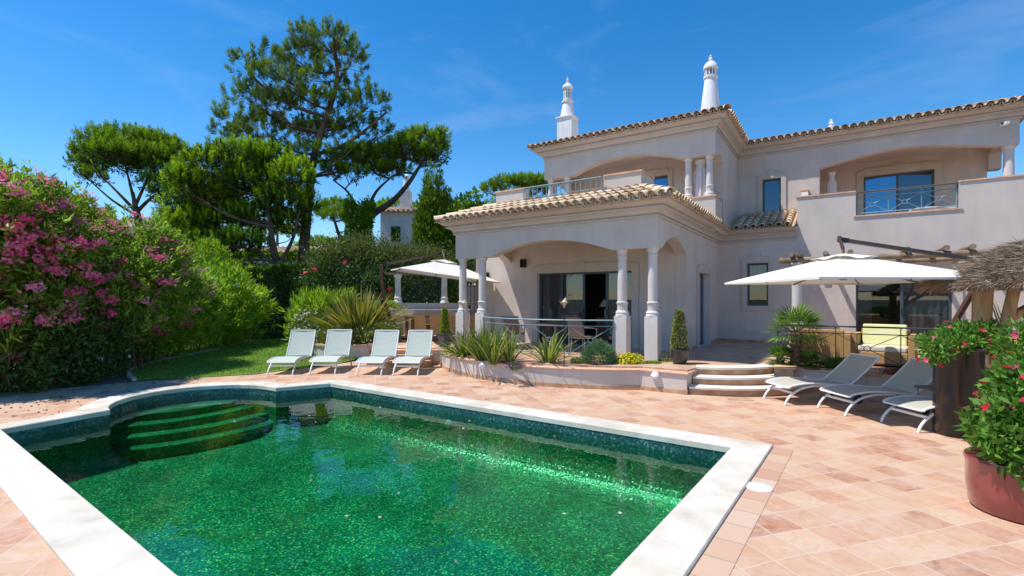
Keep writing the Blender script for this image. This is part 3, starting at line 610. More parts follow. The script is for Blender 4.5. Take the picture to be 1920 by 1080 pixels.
# ================================================================== VILLA (frame: a along the front, b into the house)
villa = vthing('villa', 'two storey beige villa with arched verandas, clay tiled roofs and white chimneys', 'villa')
def PB(fixed, sgn=1): return lambda u, z, d: (u, fixed + d * sgn, z)
def PAx(fixed, sgn=-1): return lambda u, z, d: (fixed + d * sgn, u, z)
def wall_grid(mp, t, u0, u1, z0, z1, holes=(), m='stucco', name='wall', parent=None, back=True):
    mb = MB(); us = sorted({u0, u1, *[h[0] for h in holes], *[h[1] for h in holes]}); zs = sorted({z0, z1, *[h[2] for h in holes], *[h[3] for h in holes]})
    inh = lambda u, z: any(h[0] < u < h[1] and h[2] < z < h[3] for h in holes)
    for i in range(len(us) - 1):
        for j in range(len(zs) - 1):
            a, b, c, d = us[i], us[i + 1], zs[j], zs[j + 1]
            if inh((a + b) / 2, (c + d) / 2): continue
            for dd in ((0, t) if back else (0,)): mb.add([mp(a, c, dd), mp(b, c, dd), mp(b, d, dd), mp(a, d, dd)], [(0, 1, 2, 3)])
    def rim(a, b, c, d):
        for (p, q) in (((a, c), (b, c)), ((b, c), (b, d)), ((b, d), (a, d)), ((a, d), (a, c))):
            mb.add([mp(*p, 0), mp(*q, 0), mp(*q, t), mp(*p, t)], [(0, 1, 2, 3)])
    rim(u0, u1, z0, z1)
    for h in holes: rim(*h)
    me_o = mb.ob(name, m, parent or villa)
    return me_o
def arch_panel(mp, t, u0, u1, zt, spring, parent=None, m='stucco'):
    """spring: list of (u, z) of the underside from u0 to u1"""
    return MB().prism([(u0, zt)] + spring + [(u1, zt)], mp, t).ob('arch_wall', m, parent or villa)
def arc_pts(u0, u1, z0, zp, n=22, ease=1.0):
    return [(u0 + (u1 - u0) * i / n, z0 + (zp - z0) * (1 - abs(2 * i / n - 1) ** (2 * ease))) for i in range(n + 1)]
def column(a, b, z0, z1, ped=None, r=.105, parent=None):
    m = MB(); h = z1 - z0
    p = [(0, 0), (r * 1.5, 0), (r * 1.5, .035), (r * 1.42, .05), (r * 1.5, .075), (r * 1.42, .10), (r * 1.15, .125), (r * 1.12, .2), (r * 1.2, .27), (r * 1.32, .29), (r * 1.32, .315), (r * 1.06, .335),
         (r * 1.06, h * .5), (r * .95, h - .2), (r * .95, h - .19), (r * 1.1, h - .18), (r * 1.1, h - .16), (r * .96, h - .15), (r * .98, h - .09), (r * 1.25, h - .06), (r * 1.3, h - .05), (r * 1.3, h), (0, h)]
    m.lathe(p, n=22); o = m.ob('column', 'stucco_pale', parent or villa, 35, (a, b, z0))
    if ped: MB().b2((-.15, -.15, ped - z0), (.15, .15, -.001)).ob('pedestal', 'stucco_pale', o)
    return o
CORN = [(.0, -.34), (.045, -.34), (.045, -.295), (.02, -.29), (.02, -.265), (.07, -.262), (.07, -.235), (.10, -.19), (.16, -.165), (.20, -.16), (.20, -.125), (.17, -.12), (.17, -.10), (.23, -.085), (.30, -.05), (.33, -.02), (.35, -.018), (.35, .03), (0, .03)]
def cornice(path, z, closed=False, right=True): return MB().sweep(path, [(o, z + q) for o, q in CORN], closed, right).ob('cornice', 'trim', villa, 50)
def surround(mp, u0, u1, z0, z1, w=.17, sill=True, key=True):
    m = MB(); T = -.05
    def bx(a, b, c, d, t=T): m.prism([(a, c), (b, c), (b, d), (a, d)], mp, t)
    bx(u0 - w, u0, z0, z1); bx(u1, u1 + w, z0, z1); bx(u0 - w, u1 + w, z1, z1 + w)
    bx(u0 + .0, u1 - .0, z1 + w, z1 + w + .07, T)
    if key:
        c = (u0 + u1) / 2; m.prism([(c - .07, z1 + .002), (c + .07, z1 + .002), (c + .11, z1 + w + .11), (c - .11, z1 + w + .11)], mp, T - .022)
    if sill: bx(u0 - w, u1 + w, z0 - w, z0, T); m.prism([(u0 - .04, z0 - .03), (u1 + .04, z0 - .03), (u1 + .04, z0 + .012), (u0 - .04, z0 + .012)], mp, -.06)
    return m.ob('window_surround', 'trim', villa)
def window(mp, u0, u1, z0, z1, panes=1, glassm='glass', depth=.12, name='window', fw=.06, open_=None, curtain=None, back=None, handle=False):
    f = MB(); d0 = depth; d1 = depth + .05
    def bar(a, b, c, d, x0=d0, x1=d1):
        vs = [mp(a, c, x0), mp(b, c, x0), mp(b, d, x0), mp(a, d, x0), mp(a, c, x1), mp(b, c, x1), mp(b, d, x1), mp(a, d, x1)]
        f.add(vs, [(0, 1, 2, 3), (7, 6, 5, 4), (0, 4, 5, 1), (1, 5, 6, 2), (2, 6, 7, 3), (3, 7, 4, 0)])
    bar(u0, u1, z0, z0 + fw); bar(u0, u1, z1 - fw, z1); bar(u0, u0 + fw, z0 + fw, z1 - fw); bar(u1 - fw, u1, z0 + fw, z1 - fw)
    wd = (u1 - u0 - 2 * fw) / panes
    for i in range(1, panes): c = u0 + fw + wd * i; bar(c - fw * .6, c + fw * .6, z0 + fw, z1 - fw, d0 + .004, d1 + .02)
    o = f.ob(name, 'frame', villa)
    for i in range(panes):
        if open_ and i in open_: continue
        a = u0 + fw + wd * i + (fw * .6 if i else 0); b = u0 + fw + wd * (i + 1) - (fw * .6 if i < panes - 1 else 0)
        MB().add([mp(a, z0 + fw, d0 + .03), mp(b, z0 + fw, d0 + .03), mp(b, z1 - fw, d0 + .03), mp(a, z1 - fw, d0 + .03)], [(0, 1, 2, 3)]).ob('pane', glassm, o)
    if handle:
        for i in range(1, panes):
            c = u0 + fw + wd * i; zc = z0 + .95
            m = MB(); vs = [mp(c - .015, zc, d0 - .02), mp(c + .015, zc, d0 - .02), mp(c + .015, zc + .16, d0 - .02), mp(c - .015, zc + .16, d0 - .02), mp(c - .015, zc, d0), mp(c + .015, zc, d0), mp(c + .015, zc + .16, d0), mp(c - .015, zc + .16, d0)]
            m.add(vs, [(0, 1, 2, 3), (7, 6, 5, 4), (0, 4, 5, 1), (1, 5, 6, 2), (2, 6, 7, 3), (3, 7, 4, 0)]); m.ob('handle', 'iron', o)
    for (a, b) in (curtain or ()):
        m = MB(); k = int((b - a) / .035); dd = d1 + .09
        vs = []; 
        for i in range(k + 1):
            u = a + (b - a) * i / k; w_ = dd + .028 * math.sin(i * 1.35) + .012 * math.sin(i * .5)
            vs += [mp(u, z0 + .02, w_), mp(u, z1 - .02, w_)]
        m.add(vs, [(2 * i, 2 * i + 2, 2 * i + 3, 2 * i + 1) for i in range(k)]); m.ob('curtain', 'sheer', o, 180)
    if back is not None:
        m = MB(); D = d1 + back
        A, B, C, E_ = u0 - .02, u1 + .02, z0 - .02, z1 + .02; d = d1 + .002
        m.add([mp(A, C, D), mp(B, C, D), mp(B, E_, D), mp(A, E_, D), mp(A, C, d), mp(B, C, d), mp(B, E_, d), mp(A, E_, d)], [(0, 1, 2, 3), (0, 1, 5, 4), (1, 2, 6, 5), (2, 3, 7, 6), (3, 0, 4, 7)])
        m.ob('room_behind', 'interior_dark', o)  # near-black box, the dimness of the room put into its colour
    return o
def lamp_box(mp, u, z):
    m = MB(); vs = []
    def b(a0, a1, c0, c1, x0, x1):
        v = [mp(a0, c0, x0), mp(a1, c0, x0), mp(a1, c1, x0), mp(a0, c1, x0), mp(a0, c0, x1), mp(a1, c0, x1), mp(a1, c1, x1), mp(a0, c1, x1)]
        m.add(v, [(0, 1, 2, 3), (7, 6, 5, 4), (0, 4, 5, 1), (1, 5, 6, 2), (2, 6, 7, 3), (3, 7, 4, 0)])
    b(u - .08, u + .08, z - .13, z - .11, 0, -.14); b(u - .08, u + .08, z + .11, z + .13, 0, -.14); b(u - .08, u - .065, z - .11, z + .11, 0, -.14); b(u + .065, u + .08, z - .11, z + .11, 0, -.14); b(u - .02, u + .02, z - .09, z + .09, -.04, -.1)
    o = m.ob('wall_lamp', 'iron', villa); return o
# ---- tile roofs
def arc_tile(mb, p0, p1, side, nrm, r0, r1, up=1, n=6, tint=None):
    vs = []
    for (p, r) in ((p0, r0), (p1, r1)):
        for j in range(n + 1):
            a = PI * j / n; vs.append(p + side * (-math.cos(a) * r) + nrm * (math.sin(a) * r * up))
    # thickness lip at the lower end
    lip = []
    for j in range(n + 1):
        a = PI * j / n; lip.append(p0 + side * (-math.cos(a) * (r0 - .014)) + nrm * (math.sin(a) * (r0 - .014) * up))
    fs = [(j, j + 1, n + 2 + j, n + 1 + j) for j in range(n)] + [(2 * (n + 1) + j, 2 * (n + 1) + j + 1, j + 1, j) for j in range(n)]
    mb.add(vs + lip, fs, tint)
def tile_slope(mb, bed, e0, e1, top, keep, pitch=.225, course=.36):
    """e0->e1 eave line; top: vector up the slope; keep(p) tells if a point belongs to this slope"""
    e0, e1, top = Vector(e0), Vector(e1), Vector(top); d = (e1 - e0).normalized(); s = top.normalized(); nr = d.cross(s).normalized()
    if nr.z < 0: nr = -nr
    nc = int((e1 - e0).length / pitch); L_ = top.length; nk = int(math.ceil(L_ / course)); off = ((e1 - e0).length - nc * pitch) / 2
    for i in range(nc):
        u = off + pitch * (i + .5)
        for k in range(nk):
            v0 = k * course - .02; v1 = min(L_, (k + 1) * course + .04)
            if v1 <= v0: continue
            mid = e0 + d * u + s * (v0 + v1) / 2
            j = Vector((random.uniform(-.006, .006), random.uniform(-.006, .006), random.uniform(-.004, .004)))
            if keep(mid):
                arc_tile(mb, e0 + d * u + s * v0 + nr * .055 + j, e0 + d * u + s * v1 + nr * .032 + j, d, nr, .098, .078)
            mid2 = mid + d * pitch / 2
            if keep(mid2):
                q0 = e0 + d * (u + pitch / 2) + s * (v0 - .0); arc_tile(mb, q0 + nr * .062 + j, e0 + d * (u + pitch / 2) + s * v1 + nr * .045 + j, d, nr, .095, .08, -1, 5)
def ridge(p0, p1, parent, r=.12, name='ridge_tiles'):
    p0, p1 = Vector(p0), Vector(p1); L_ = (p1 - p0).length; d = (p1 - p0).normalized(); sd = d.cross(Vector((0, 0, 1))).normalized(); up = sd.cross(d)
    m = MB(); k = max(1, int(L_ / .34))
    for i in range(k): arc_tile(m, p0 + d * (L_ * i / k - .02) + up * .03, p0 + d * (L_ * (i + 1) / k + .03) + up * .01, sd, up, r, r * .86, 1, 7)
    return m.ob(name, 'tile', parent, 50)
def hip_skirt(name, o, i, zo, zi, sides, ridges=()):
    """o outer rectangle (a0,b0,a1,b1), i inner; sides of 'f','r','l','b'"""
    a0, b0, a1, b1 = o; c0, d0, c1, d1 = i; m = MB(); dz = zi - zo
    cor = {'lf': ((a0, b0, zo), (c0, d0, zi)), 'rf': ((a1, b0, zo), (c1, d0, zi)), 'rb': ((a1, b1, zo), (c1, d1, zi)), 'lb': ((a0, b1, zo), (c0, d1, zi))}
    def ok(quad):
        def f(p):
            s0 = None
            for k in range(4):
                x0, y0 = quad[k]; x1, y1 = quad[(k + 1) % 4]; cr_ = (x1 - x0) * (p.y - y0) - (y1 - y0) * (p.x - x0)
                if abs(cr_) < 1e-9: continue
                if s0 is None: s0 = cr_ > 0
                elif (cr_ > 0) != s0: return False
            return True
        return f
    bedm = MB(); fm = MB()
    for sd in sides:
        e = {'f': ('lf', 'rf', (0, d0 - b0, dz)), 'r': ('rf', 'rb', (c1 - a1, 0, dz)), 'l': ('lb', 'lf', (c0 - a0, 0, dz)), 'b': ('rb', 'lb', (0, d1 - b1, dz))}[sd]
        E0, I0 = cor[e[0]]; E1, I1 = cor[e[1]]
        up_ = lambda p: (p[0], p[1], p[2] + .035)
        bedm.add([up_(E0), up_(E1), up_(I1), up_(I0)], [(0, 1, 2, 3)])
        bedm.add([(*E0[:2], zo - .03), (*E1[:2], zo - .03), E1, E0], [(0, 1, 2, 3)])
        f_ = .035; q0, q1 = Vector(E0).lerp(Vector(I0), f_), Vector(E1).lerp(Vector(I1), f_)
        fm.add([(q0.x, q0.y, q0.z), (q1.x, q1.y, q1.z), (q1.x, q1.y, q1.z + .115), (q0.x, q0.y, q0.z + .115)], [(0, 1, 2, 3)])
        tile_slope(m, None, E0, E1, e[2], ok([E0[:2], E1[:2], I1[:2], I0[:2]]))
    t = m.ob(name, 'tile', villa, 50); bedm.ob('roof_deck', 'tilebed', t); fm.ob('eave_mortar', 'trim', t)
    for c in ridges: ridge(Vector(cor[c][0]) + Vector((0, 0, .02)), Vector(cor[c][1]) + Vector((0, 0, .02)), t)
    return t
# ---- veranda (ground floor, front)
ZT = .45
arch_panel(PB(0), .30, -5.85, 0, 3.98, [(-5.85, 3.0), (-4.62, 3.0)] + arc_pts(-4.60, -1.12, 3.0, 3.34)[1:-1] + [(-1.10, 3.0), (0, 3.0)])
arch_panel(PAx(0), .30, .302, 2.47, 3.98, [(.302, 2.98)] + arc_pts(.34, 2.46, 3.0, 3.36)[0:] + [(2.47, 2.98)])
arch_panel(PAx(-5.85, 1), .30, .302, 2.47, 3.98, [(.302, 2.98)] + arc_pts(.34, 2.46, 3.0, 3.36) + [(2.47, 2.98)])
for a in (-.15, -.875, -4.99, -5.70): column(a, .15, 1.45, 3.0, ZT)
# side wall of the lower floor beyond the arch, with a door
wall_grid(PAx(0), .30, 2.471, 6.56, ZT, 3.98, [(3.70, 5.0, ZT + .001, 2.60)])
surround(PAx(0), 3.70, 5.0, ZT, 2.60, sill=False)
window(PAx(0), 3.70, 5.0, ZT + .002, 2.60, 1, 'glass', .14, 'glass_door', curtain=[(3.75, 4.95)], back=.5)
wall_grid(PB(2.45), .25, -6.2, -.301, ZT, 3.98, [(-4.55, -1.48, ZT + .001, 2.64)])
surround(PB(2.45), -4.55, -1.48, ZT, 2.64, w=.2, sill=False)
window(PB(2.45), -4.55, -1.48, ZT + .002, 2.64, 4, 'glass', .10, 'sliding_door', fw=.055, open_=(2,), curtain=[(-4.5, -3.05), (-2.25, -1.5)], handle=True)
MB().b2((-5.84, .301, 3.5), (-.301, 2.449, 3.56)).ob('ceiling', 'stucco', villa)
lamp_box(PB(2.45), -5.05, 2.98)
# the wall that carries on to the left of the veranda, and the wall head
wall_grid(PB(2.75), .3, -7.25, -6.201, ZT, 3.98)
lamp_box(PB(2.75), -6.75, 2.62)
wall_grid(PAx(-7.25, 1), .3, 2.75, 10, ZT, 3.98)
# room seen through the open door
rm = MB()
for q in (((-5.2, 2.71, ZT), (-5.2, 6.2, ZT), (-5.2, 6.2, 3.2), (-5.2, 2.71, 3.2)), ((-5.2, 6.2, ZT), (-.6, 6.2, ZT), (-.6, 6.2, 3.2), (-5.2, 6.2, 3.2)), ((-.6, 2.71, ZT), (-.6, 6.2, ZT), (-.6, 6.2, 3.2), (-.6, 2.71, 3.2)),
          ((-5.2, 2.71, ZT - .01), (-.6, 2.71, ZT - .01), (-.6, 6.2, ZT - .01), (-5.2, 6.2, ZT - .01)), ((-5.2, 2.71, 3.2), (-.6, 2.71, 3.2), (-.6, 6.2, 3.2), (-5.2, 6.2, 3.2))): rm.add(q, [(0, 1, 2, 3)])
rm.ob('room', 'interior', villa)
cornice([(-7.25, 0.0), (-7.25, 0)] if False else [(-5.85, 2.7), (-5.85, 0), (0, 0), (0, 6.55)], 4.02)
hip_skirt('veranda_roof', (-6.25, -.4, .4, 6.16), (-4.83, .62, -.58, 7.2), 4.05, 4.47, 'frl', ('lf', 'rf'))
# roof terrace over the veranda
MB().b2((-4.85, .62, 4.2), (-.58, 4.6, 4.46)).ob('roof_terrace', 'stucco', villa)
def parapet(pts, z0, z1, t=.2, right=True, m='stucco'):
    w_ = MB().sweep(pts, [(0, z0), (0, z1), (-t, z1), (-t, z0), (0, z0)], False, right).ob('parapet', m, villa)
    MB().sweep(pts, [(.03, z1 + .001), (.03, z1 + .04), (-t - .03, z1 + .04), (-t - .03, z1 + .001), (.03, z1 + .001)], False, right).ob('coping', 'cap', w_)
    return w_
parapet([(-4.84, 3.0), (-4.84, .6), (-3.851, .6)], 4.2, 4.88)
parapet([(-3.85, .601), (-1.541, .601)], 4.2, 4.54)
parapet([(-1.54, .6), (-.58, .6), (-.58, 1.55)], 4.2, 4.90)
parapet([(-.581, 1.551), (-.581, 4.6)], 4.2, 4.50)
def rail_x(p0, p1, z0, z1, panels, m='rail', parent=None, name='railing', r=.018, bow=0, top_r=.028, rings=True, mid=.14, label=None):
    """balustrade with diagonals and rings"""
    p0, p1 = Vector((*p0, 0)), Vector((*p1, 0)); d = p1 - p0; nrm = Vector((d.y, -d.x, 0)).normalized()
    f = lambda t: p0 + d * t + nrm * (bow * (1 - (2 * t - 1) ** 2))
    t_ = MB(); K = 24 if bow else 1; path = lambda z: [f(i / K) + Vector((0, 0, z)) for i in range(K + 1)]
    t_.tube(path(z1), top_r, 8, flat=.6); root = t_.ob(name, m, parent, 60)
    b = MB(); b.tube(path(z1 - mid), r * .6, 6); b.tube(path(z0 + .04), r * .6, 6)
    for i in range(panels + 1):
        q = f(i / panels); b.tube([q + Vector((0, 0, z0 - .04)), q + Vector((0, 0, z1 - .01))], r * .55 if 0 < i < panels else r, 6)
    b.ob('bars', m, root, 60)
    if rings:
        x = MB()
        for i in range(panels):
            q0, q1, qc = f(i / panels), f((i + 1) / panels), f((i + .5) / panels); zc = (z0 + .04 + z1 - mid) / 2; dn = (q1 - q0).normalized(); rr = .055
            zt, zb = z1 - mid, z0 + .04
            for q in (q0, q1):
                s_ = (q - qc).normalized()
                for z in (zt, zb): 
                    dr = Vector((0, 0, z)) + q - (qc + Vector((0, 0, zc))); x.tube([qc + Vector((0, 0, zc)) + dr.normalized() * rr, q + Vector((0, 0, z))], r * .4, 5)
            x.tube([qc + Vector((0, 0, zc)) + dn * math.cos(a) * rr + Vector((0, 0, math.sin(a) * rr)) for a in [2 * PI * k / 14 for k in range(15)]], r * .45, 5, cap=False)
        x.ob('diagonals', m, root, 60)
    return root
rt = rail_x((-3.84, .5), (-1.55, .5), 4.56, 4.88, 2, parent=villa, name='terrace_railing', rings=False, mid=.035)
m = MB()
for i in range(16):
    if i not in (0,): a = -3.84 + 2.29 * i / 16; m.tube([(a, .5, 4.59), (a, .5, 4.85)], .011, 5)
m.ob('balusters', 'rail', rt)
# ---- upper block
AU, BU, AL = .30, 4.6, -5.55
arch_panel(PB(BU), .32, AL, AU, 7.2, [(AL, 6.17), (-4.45, 6.17)] + arc_pts(-4.43, -.72, 6.18, 6.55)[1:-1] + [(-.70, 6.17), (AU, 6.17)])
for a in (.10, -.52): column(a, BU + .17, 4.945, 6.17, r=.095)
for a in (-5.38, -4.72): column(a, BU + .17, 4.48, 6.17, r=.095)
w_ = parapet([(-.68, BU), (AU, BU), (AU, BU + 1.0)], 3.9, 4.90, .32)
arch_panel(PAx(AU), .30, BU + .321, 5.75, 7.2, [(BU + .321, 6.17)] + arc_pts(BU + .36, 5.70, 6.18, 6.32, 10) + [(5.75, 6.17)])
wall_grid(PAx(AU), .30, 5.751, 8.6, 3.9, 7.2)
wall_grid(PAx(AL, 1), .30, BU + .321, 8.6, 3.9, 7.2, [(5.0, 6.2, 4.48, 6.15)])
wall_grid(PB(6.4), .2, AL + .301, -.001, 4.2, 7.2, [(-3.2, -1.62, 4.47, 6.17)])
surround(PB(6.4), -3.2, -1.62, 4.47, 6.17, sill=False, key=False)
window(PB(6.4), -3.2, -1.62, 4.48, 6.17, 2, 'sky_blue_glass', .08, 'upper_glass_door', back=.6)
MB().b2((AL + .3, BU + .32, 6.72), (-.001, 6.39, 6.78)).ob('ceiling', 'stucco', villa)
MB().b2((AL + .31, BU - .2, 4.2), (-.7, 6.39, 4.475)).ob('loggia_floor', 'cap', villa)
cornice([(AL, 10), (AL, BU), (AU, BU), (AU, 8.37)], 7.22)
hip_skirt('upper_roof', (AL - .4, BU - .4, AU + .4, 13.4), (-3.6, 7.6, -1.6, 10.0), 7.25, 8.25, 'frlb', ('lf', 'rf'))
# ---- wing, upper floor set back
BW, BL = 8.37, 6.56
wall_grid(PB(BW), .3, AU + .001, 2.805, 4.0, 7.2, [(1.10, 1.68, 4.85, 6.03)])
surround(PB(BW), 1.10, 1.68, 4.85, 6.03, w=.15)
window(PB(BW), 1.10, 1.68, 4.85, 6.03, 1, 'dim_glass', .10, curtain=[(1.5, 1.66)], back=.5)
arch_panel(PB(BW), .3, 2.806, 7.55, 7.2, [(2.806, 6.18)] + arc_pts(2.81, 7.15, 6.18, 6.52, 24, .75)[1:-1] + [(7.15, 6.18), (7.55, 6.18)])
column(7.36, BW + .16, 4.3, 6.18, r=.12)
wall_grid(PB(10.4), .2, 2.60, 7.25, 4.05, 7.2, [(4.06, 5.97, 4.10, 6.14)])
surround(PB(10.4), 4.06, 5.97, 4.10, 6.14, w=.2, sill=False)
bd = window(PB(10.4), 4.06, 5.97, 4.11, 6.14, 2, 'sky_blue_glass', .08, 'balcony_glass_door', back=.8)
bd.children[1].data.materials[0] = M['dim_glass']  # second pane: duller gloss colour stands for its darker reflection
wall_grid(PAx(2.805), .2, 8.671, 10.4, 4.05, 7.2)
arch_panel(PAx(7.55), .3, 8.671, 10.6, 7.2, [(8.671, 6.18), (8.80, 6.18), (8.85, 6.4), (10.2, 6.4), (10.25, 5.9), (10.6, 5.9)])
MB().b2((2.81, 8.671, 6.64), (7.249, 10.399, 6.70)).ob('ceiling', 'stucco', villa)
MB().b2((2.2, 6.82, 3.98), (9.4, 10.399, 4.08)).ob('balcony_floor', 'cap', villa)
cornice([(AU, BW), (7.55, BW), (7.55, 12)], 7.22)
hip_skirt('wing_roof', (AU + .1, BW - .4, 7.95, 14.0), (1.5, 11.0, 5.3, 11.4), 7.24, 8.1, 'fr', ('rf',))
# ---- wing, lower floor with balcony parapet flush above
wall_grid(PB(BL), .26, 0.001, 2.28, ZT, 4.0, [(.87, 1.49, 1.61, 2.99)])
surround(PB(BL), .87, 1.49, 1.61, 2.99, w=.15)
window(PB(BL), .87, 1.49, 1.61, 2.99, 1, 'glass', .10, back=.5)
wall_grid(PB(BL), .26, 2.281, 9.4, ZT, 4.95, [(3.76, 6.01, 4.27, 4.951), (3.76, 5.88, ZT + .001, 2.56)])
surround(PB(BL), 3.76, 5.88, ZT, 2.56, w=.2, sill=False)
window(PB(BL), 3.76, 5.88, ZT + .002, 2.56, 2, 'glass', .10, 'terrace_glass_door', curtain=[(3.8, 4.15), (4.85, 5.84)], back=1.6, handle=True)
for a, b in ((2.25, 3.76), (6.01, 9.4)): MB().b2((a, BL - .03, 4.951), (b, BL + .29, 4.99)).ob('coping', 'cap', villa)
MB().b2((3.70, BL - .035, 4.225), (6.07, BL + .29, 4.269)).ob('coping', 'cap', villa)
rail_x((3.79, BL + .1), (5.98, BL + .1), 4.30, 4.93, 3, parent=villa, name='balcony_railing', mid=.13, r=.024, top_r=.032)
wall_grid(PAx(2.281, 1), .25, BL + .262, BW - .001, 4.0, 4.95)
MB().b2((2.25, BL + .292, 4.951), (2.56, BW - .001, 4.989)).ob('coping', 'cap', villa)
m = MB(); m.prism([(BW - .62, 4.99), (BW - .002, 4.99), (BW - .002, 5.42), (BW - .34, 5.42), (BW - .40, 5.2), (BW - .50, 5.06)], PAx(2.30, 1), .2); m.ob('scroll_end', 'stucco_pale', villa)
MB().b2((2.28, BW - .36, 5.421), (2.53, BW - .003, 5.46)).ob('coping', 'cap', villa)
cornice([(0.001, BL), (2.28, BL)], 4.02)
m = MB(); tile_slope(m, None, (.42, BL - .4, 4.05), (2.26, BL - .4, 4.05), (0, BW - BL + .4, .76), lambda p: p.x > .3, .235)
t = m.ob('small_roof', 'tile', villa, 50)
MB().add([(.2, BL - .4, 4.05), (2.27, BL - .4, 4.05), (2.27, BW, 4.81), (.2, BW, 4.81), (.2, BL - .4, 4.02), (2.27, BL - .4, 4.02)], [(0, 1, 2, 3), (0, 1, 5, 4)]).ob('roof_deck', 'tilebed', t)
lamp_box(PB(BL), 2.92, 2.75)
# skirting of clay tiles at the terrace floor
m = MB(); m.sweep([(0, 3.0), (0, 3.52)], [(0, ZT), (.014, ZT), (.014, ZT + .08), (0, ZT + .08)], False); m.ob('skirting', 'riser', villa)
MB().sweep([(0, 5.2), (0, BL), (3.5, BL)], [(0, ZT), (.014, ZT), (.014, ZT + .08), (0, ZT + .08)], False).ob('skirting', 'riser', villa)
# back masses that close the house
MB().b2((-7.2, 10, .45), (-5.6, 14, 3.9)).ob('rear_wall', 'stucco', villa)
MB().b2((-5.3, 8.7, .45), (7.3, 13.2, 3.9)).ob('rear_wall', 'stucco', villa)
# ---- chimneys
def chimney(a, b, z, kind):
    if kind == 1:
        r = MB(); r.b2((-.33, -.30, -1.2), (.33, .30, .0)); o = r.ob('chimney', 'chim_white', villa, 30, (a, b, z)); o.rotation_euler = (0, 0, 0)
        MB().b2((-.38, -.35, .001), (.38, .35, .05)).ob('ledge', 'chim_white', o)
        MB().lathe([(.33, .05), (.30, .12), (.20, .62), (.19, .66), (.24, .67), (.24, .73), (.19, .74), (.19, .78), (0, .78)], n=28).ob('shaft', 'chim_white', o, 35)
        m = MB()
        for k in range(12):
            an = 2 * PI * k / 12; m.box((.165 * math.cos(an), .165 * math.sin(an), 1.03), (.022, .05, .50), an)
        m.lathe([(.175, .781), (.185, .781), (.185, .83), (.15, .83), (.15, .781)], n=24); m.lathe([(.185, 1.19), (.185, 1.25), (.15, 1.25), (.15, 1.19), (.185, 1.19)], n=24); m.lathe([(.178, 1.08), (.178, 1.11), (.15, 1.11), (.15, 1.08), (.178, 1.08)], n=24)
        m.ob('lantern', 'chim_white', o, 35)
        MB().lathe([(.10, .79), (.10, 1.24)], n=12).ob('flue', 'interior_dark', o)
        MB().lathe([(0, 1.251), (.22, 1.251), (.235, 1.28), (.20, 1.36), (.12, 1.44), (.05, 1.47), (.06, 1.50), (.03, 1.55), (.05, 1.6), (.035, 1.66), (.02, 1.69), (.035, 1.72), (0, 1.76)], n=24).ob('cap', 'chim_white', o, 35)
    else:
        r = MB(); r.lathe([(.47, -1.2), (.40, -.4), (.345, .1), (.20, 1.32), (.19, 1.36), (.235, 1.37), (.235, 1.43), (.20, 1.44), (0, 1.44)], n=32); o = r.ob('chimney', 'chim_white', villa, 35, (a, b, z))
        m = MB()
        for k in range(12):
            an = 2 * PI * k / 12; m.box((.185 * math.cos(an), .185 * math.sin(an), 1.56), (.04, .045, .22), an)
        m.ob('lantern', 'chim_white', o, 35); MB().lathe([(.12, 1.441), (.12, 1.68)], n=12).ob('flue', 'interior_dark', o)
        MB().lathe([(0, 1.671), (.22, 1.671), (.25, 1.70), (.24, 1.75), (.19, 1.87), (.10, 1.95), (.03, 1.97), (.075, 2.03), (.05, 2.09), (.03, 2.11), (.055, 2.15), (0, 2.20)], n=24).ob('cap', 'chim_white', o, 35)
    return o
chimney(-5.95, 7.2, 9.22, 1); chimney(-.38, 7.2, 8.15, 2)
fb = MB().lathe([(.10, -.3), (.10, .0), (.04, .03), (.09, .10), (.04, .16), (.06, .2), (0, .26)], n=16); fb.ob('roof_finial', 'chim_white', villa, 40, (3.1, 10.5, 8.15))
# drapes tied in the loggias
def drape(a, b, z0, z1, w_, parent=villa):
    m = MB(); K = 48; rows = 14; vs = []
    for r_ in range(rows + 1):
        t = r_ / rows; z = z1 + (z0 - z1) * t
        ww = w_ * (1 - .42 * math.exp(-((t - .16) / .09) ** 2)) * (.8 + .15 * t) ; 
        for k in range(K):
            an = 2 * PI * k / K; q = 1 + .22 * math.sin(9 * an + 2 * t) * (.4 + t)
            vs.append((a + ww / 2 * math.cos(an) * q, b + ww / 3.2 * math.sin(an) * q, z))
    m.add(vs, [(i * K + j, i * K + (j + 1) % K, (i + 1) * K + (j + 1) % K, (i + 1) * K + j) for i in range(rows) for j in range(K)])
    o = m.ob('drape', 'drape', parent, 180)
    MB().lathe([(w_ * .22, .02), (w_ * .26, 0), (w_ * .22, -.03)], n=14).ob('tie', 'drape', o, loc=(a, b, z1 - (z1 - z0) * .17))
drape(-.21, BU + .35, 4.98, 6.12, .42); drape(3.15, BW + .45, 4.9, 6.1, .26)
# security camera
sc_ = MB(); sc_.tube([(0, 0, 0), (0, -.14, 0)], .022, 8); sc_.lathe([(0, -.012), (.05, -.012), (.05, .0), (0, .0)], n=12, m=Matrix.Rotation(R(90), 3, 'X')); o = sc_.ob('security_camera', 'white_metal', villa, 40, (7.15, BW, 6.72))
MB().box((.06, -.2, .02), (.09, .22, .08), .4).ob('camera_body', 'white_metal', o); MB().box((-.02, -.32, .01), (.05, .02, .05), .4).ob('camera_lens', 'iron', o)
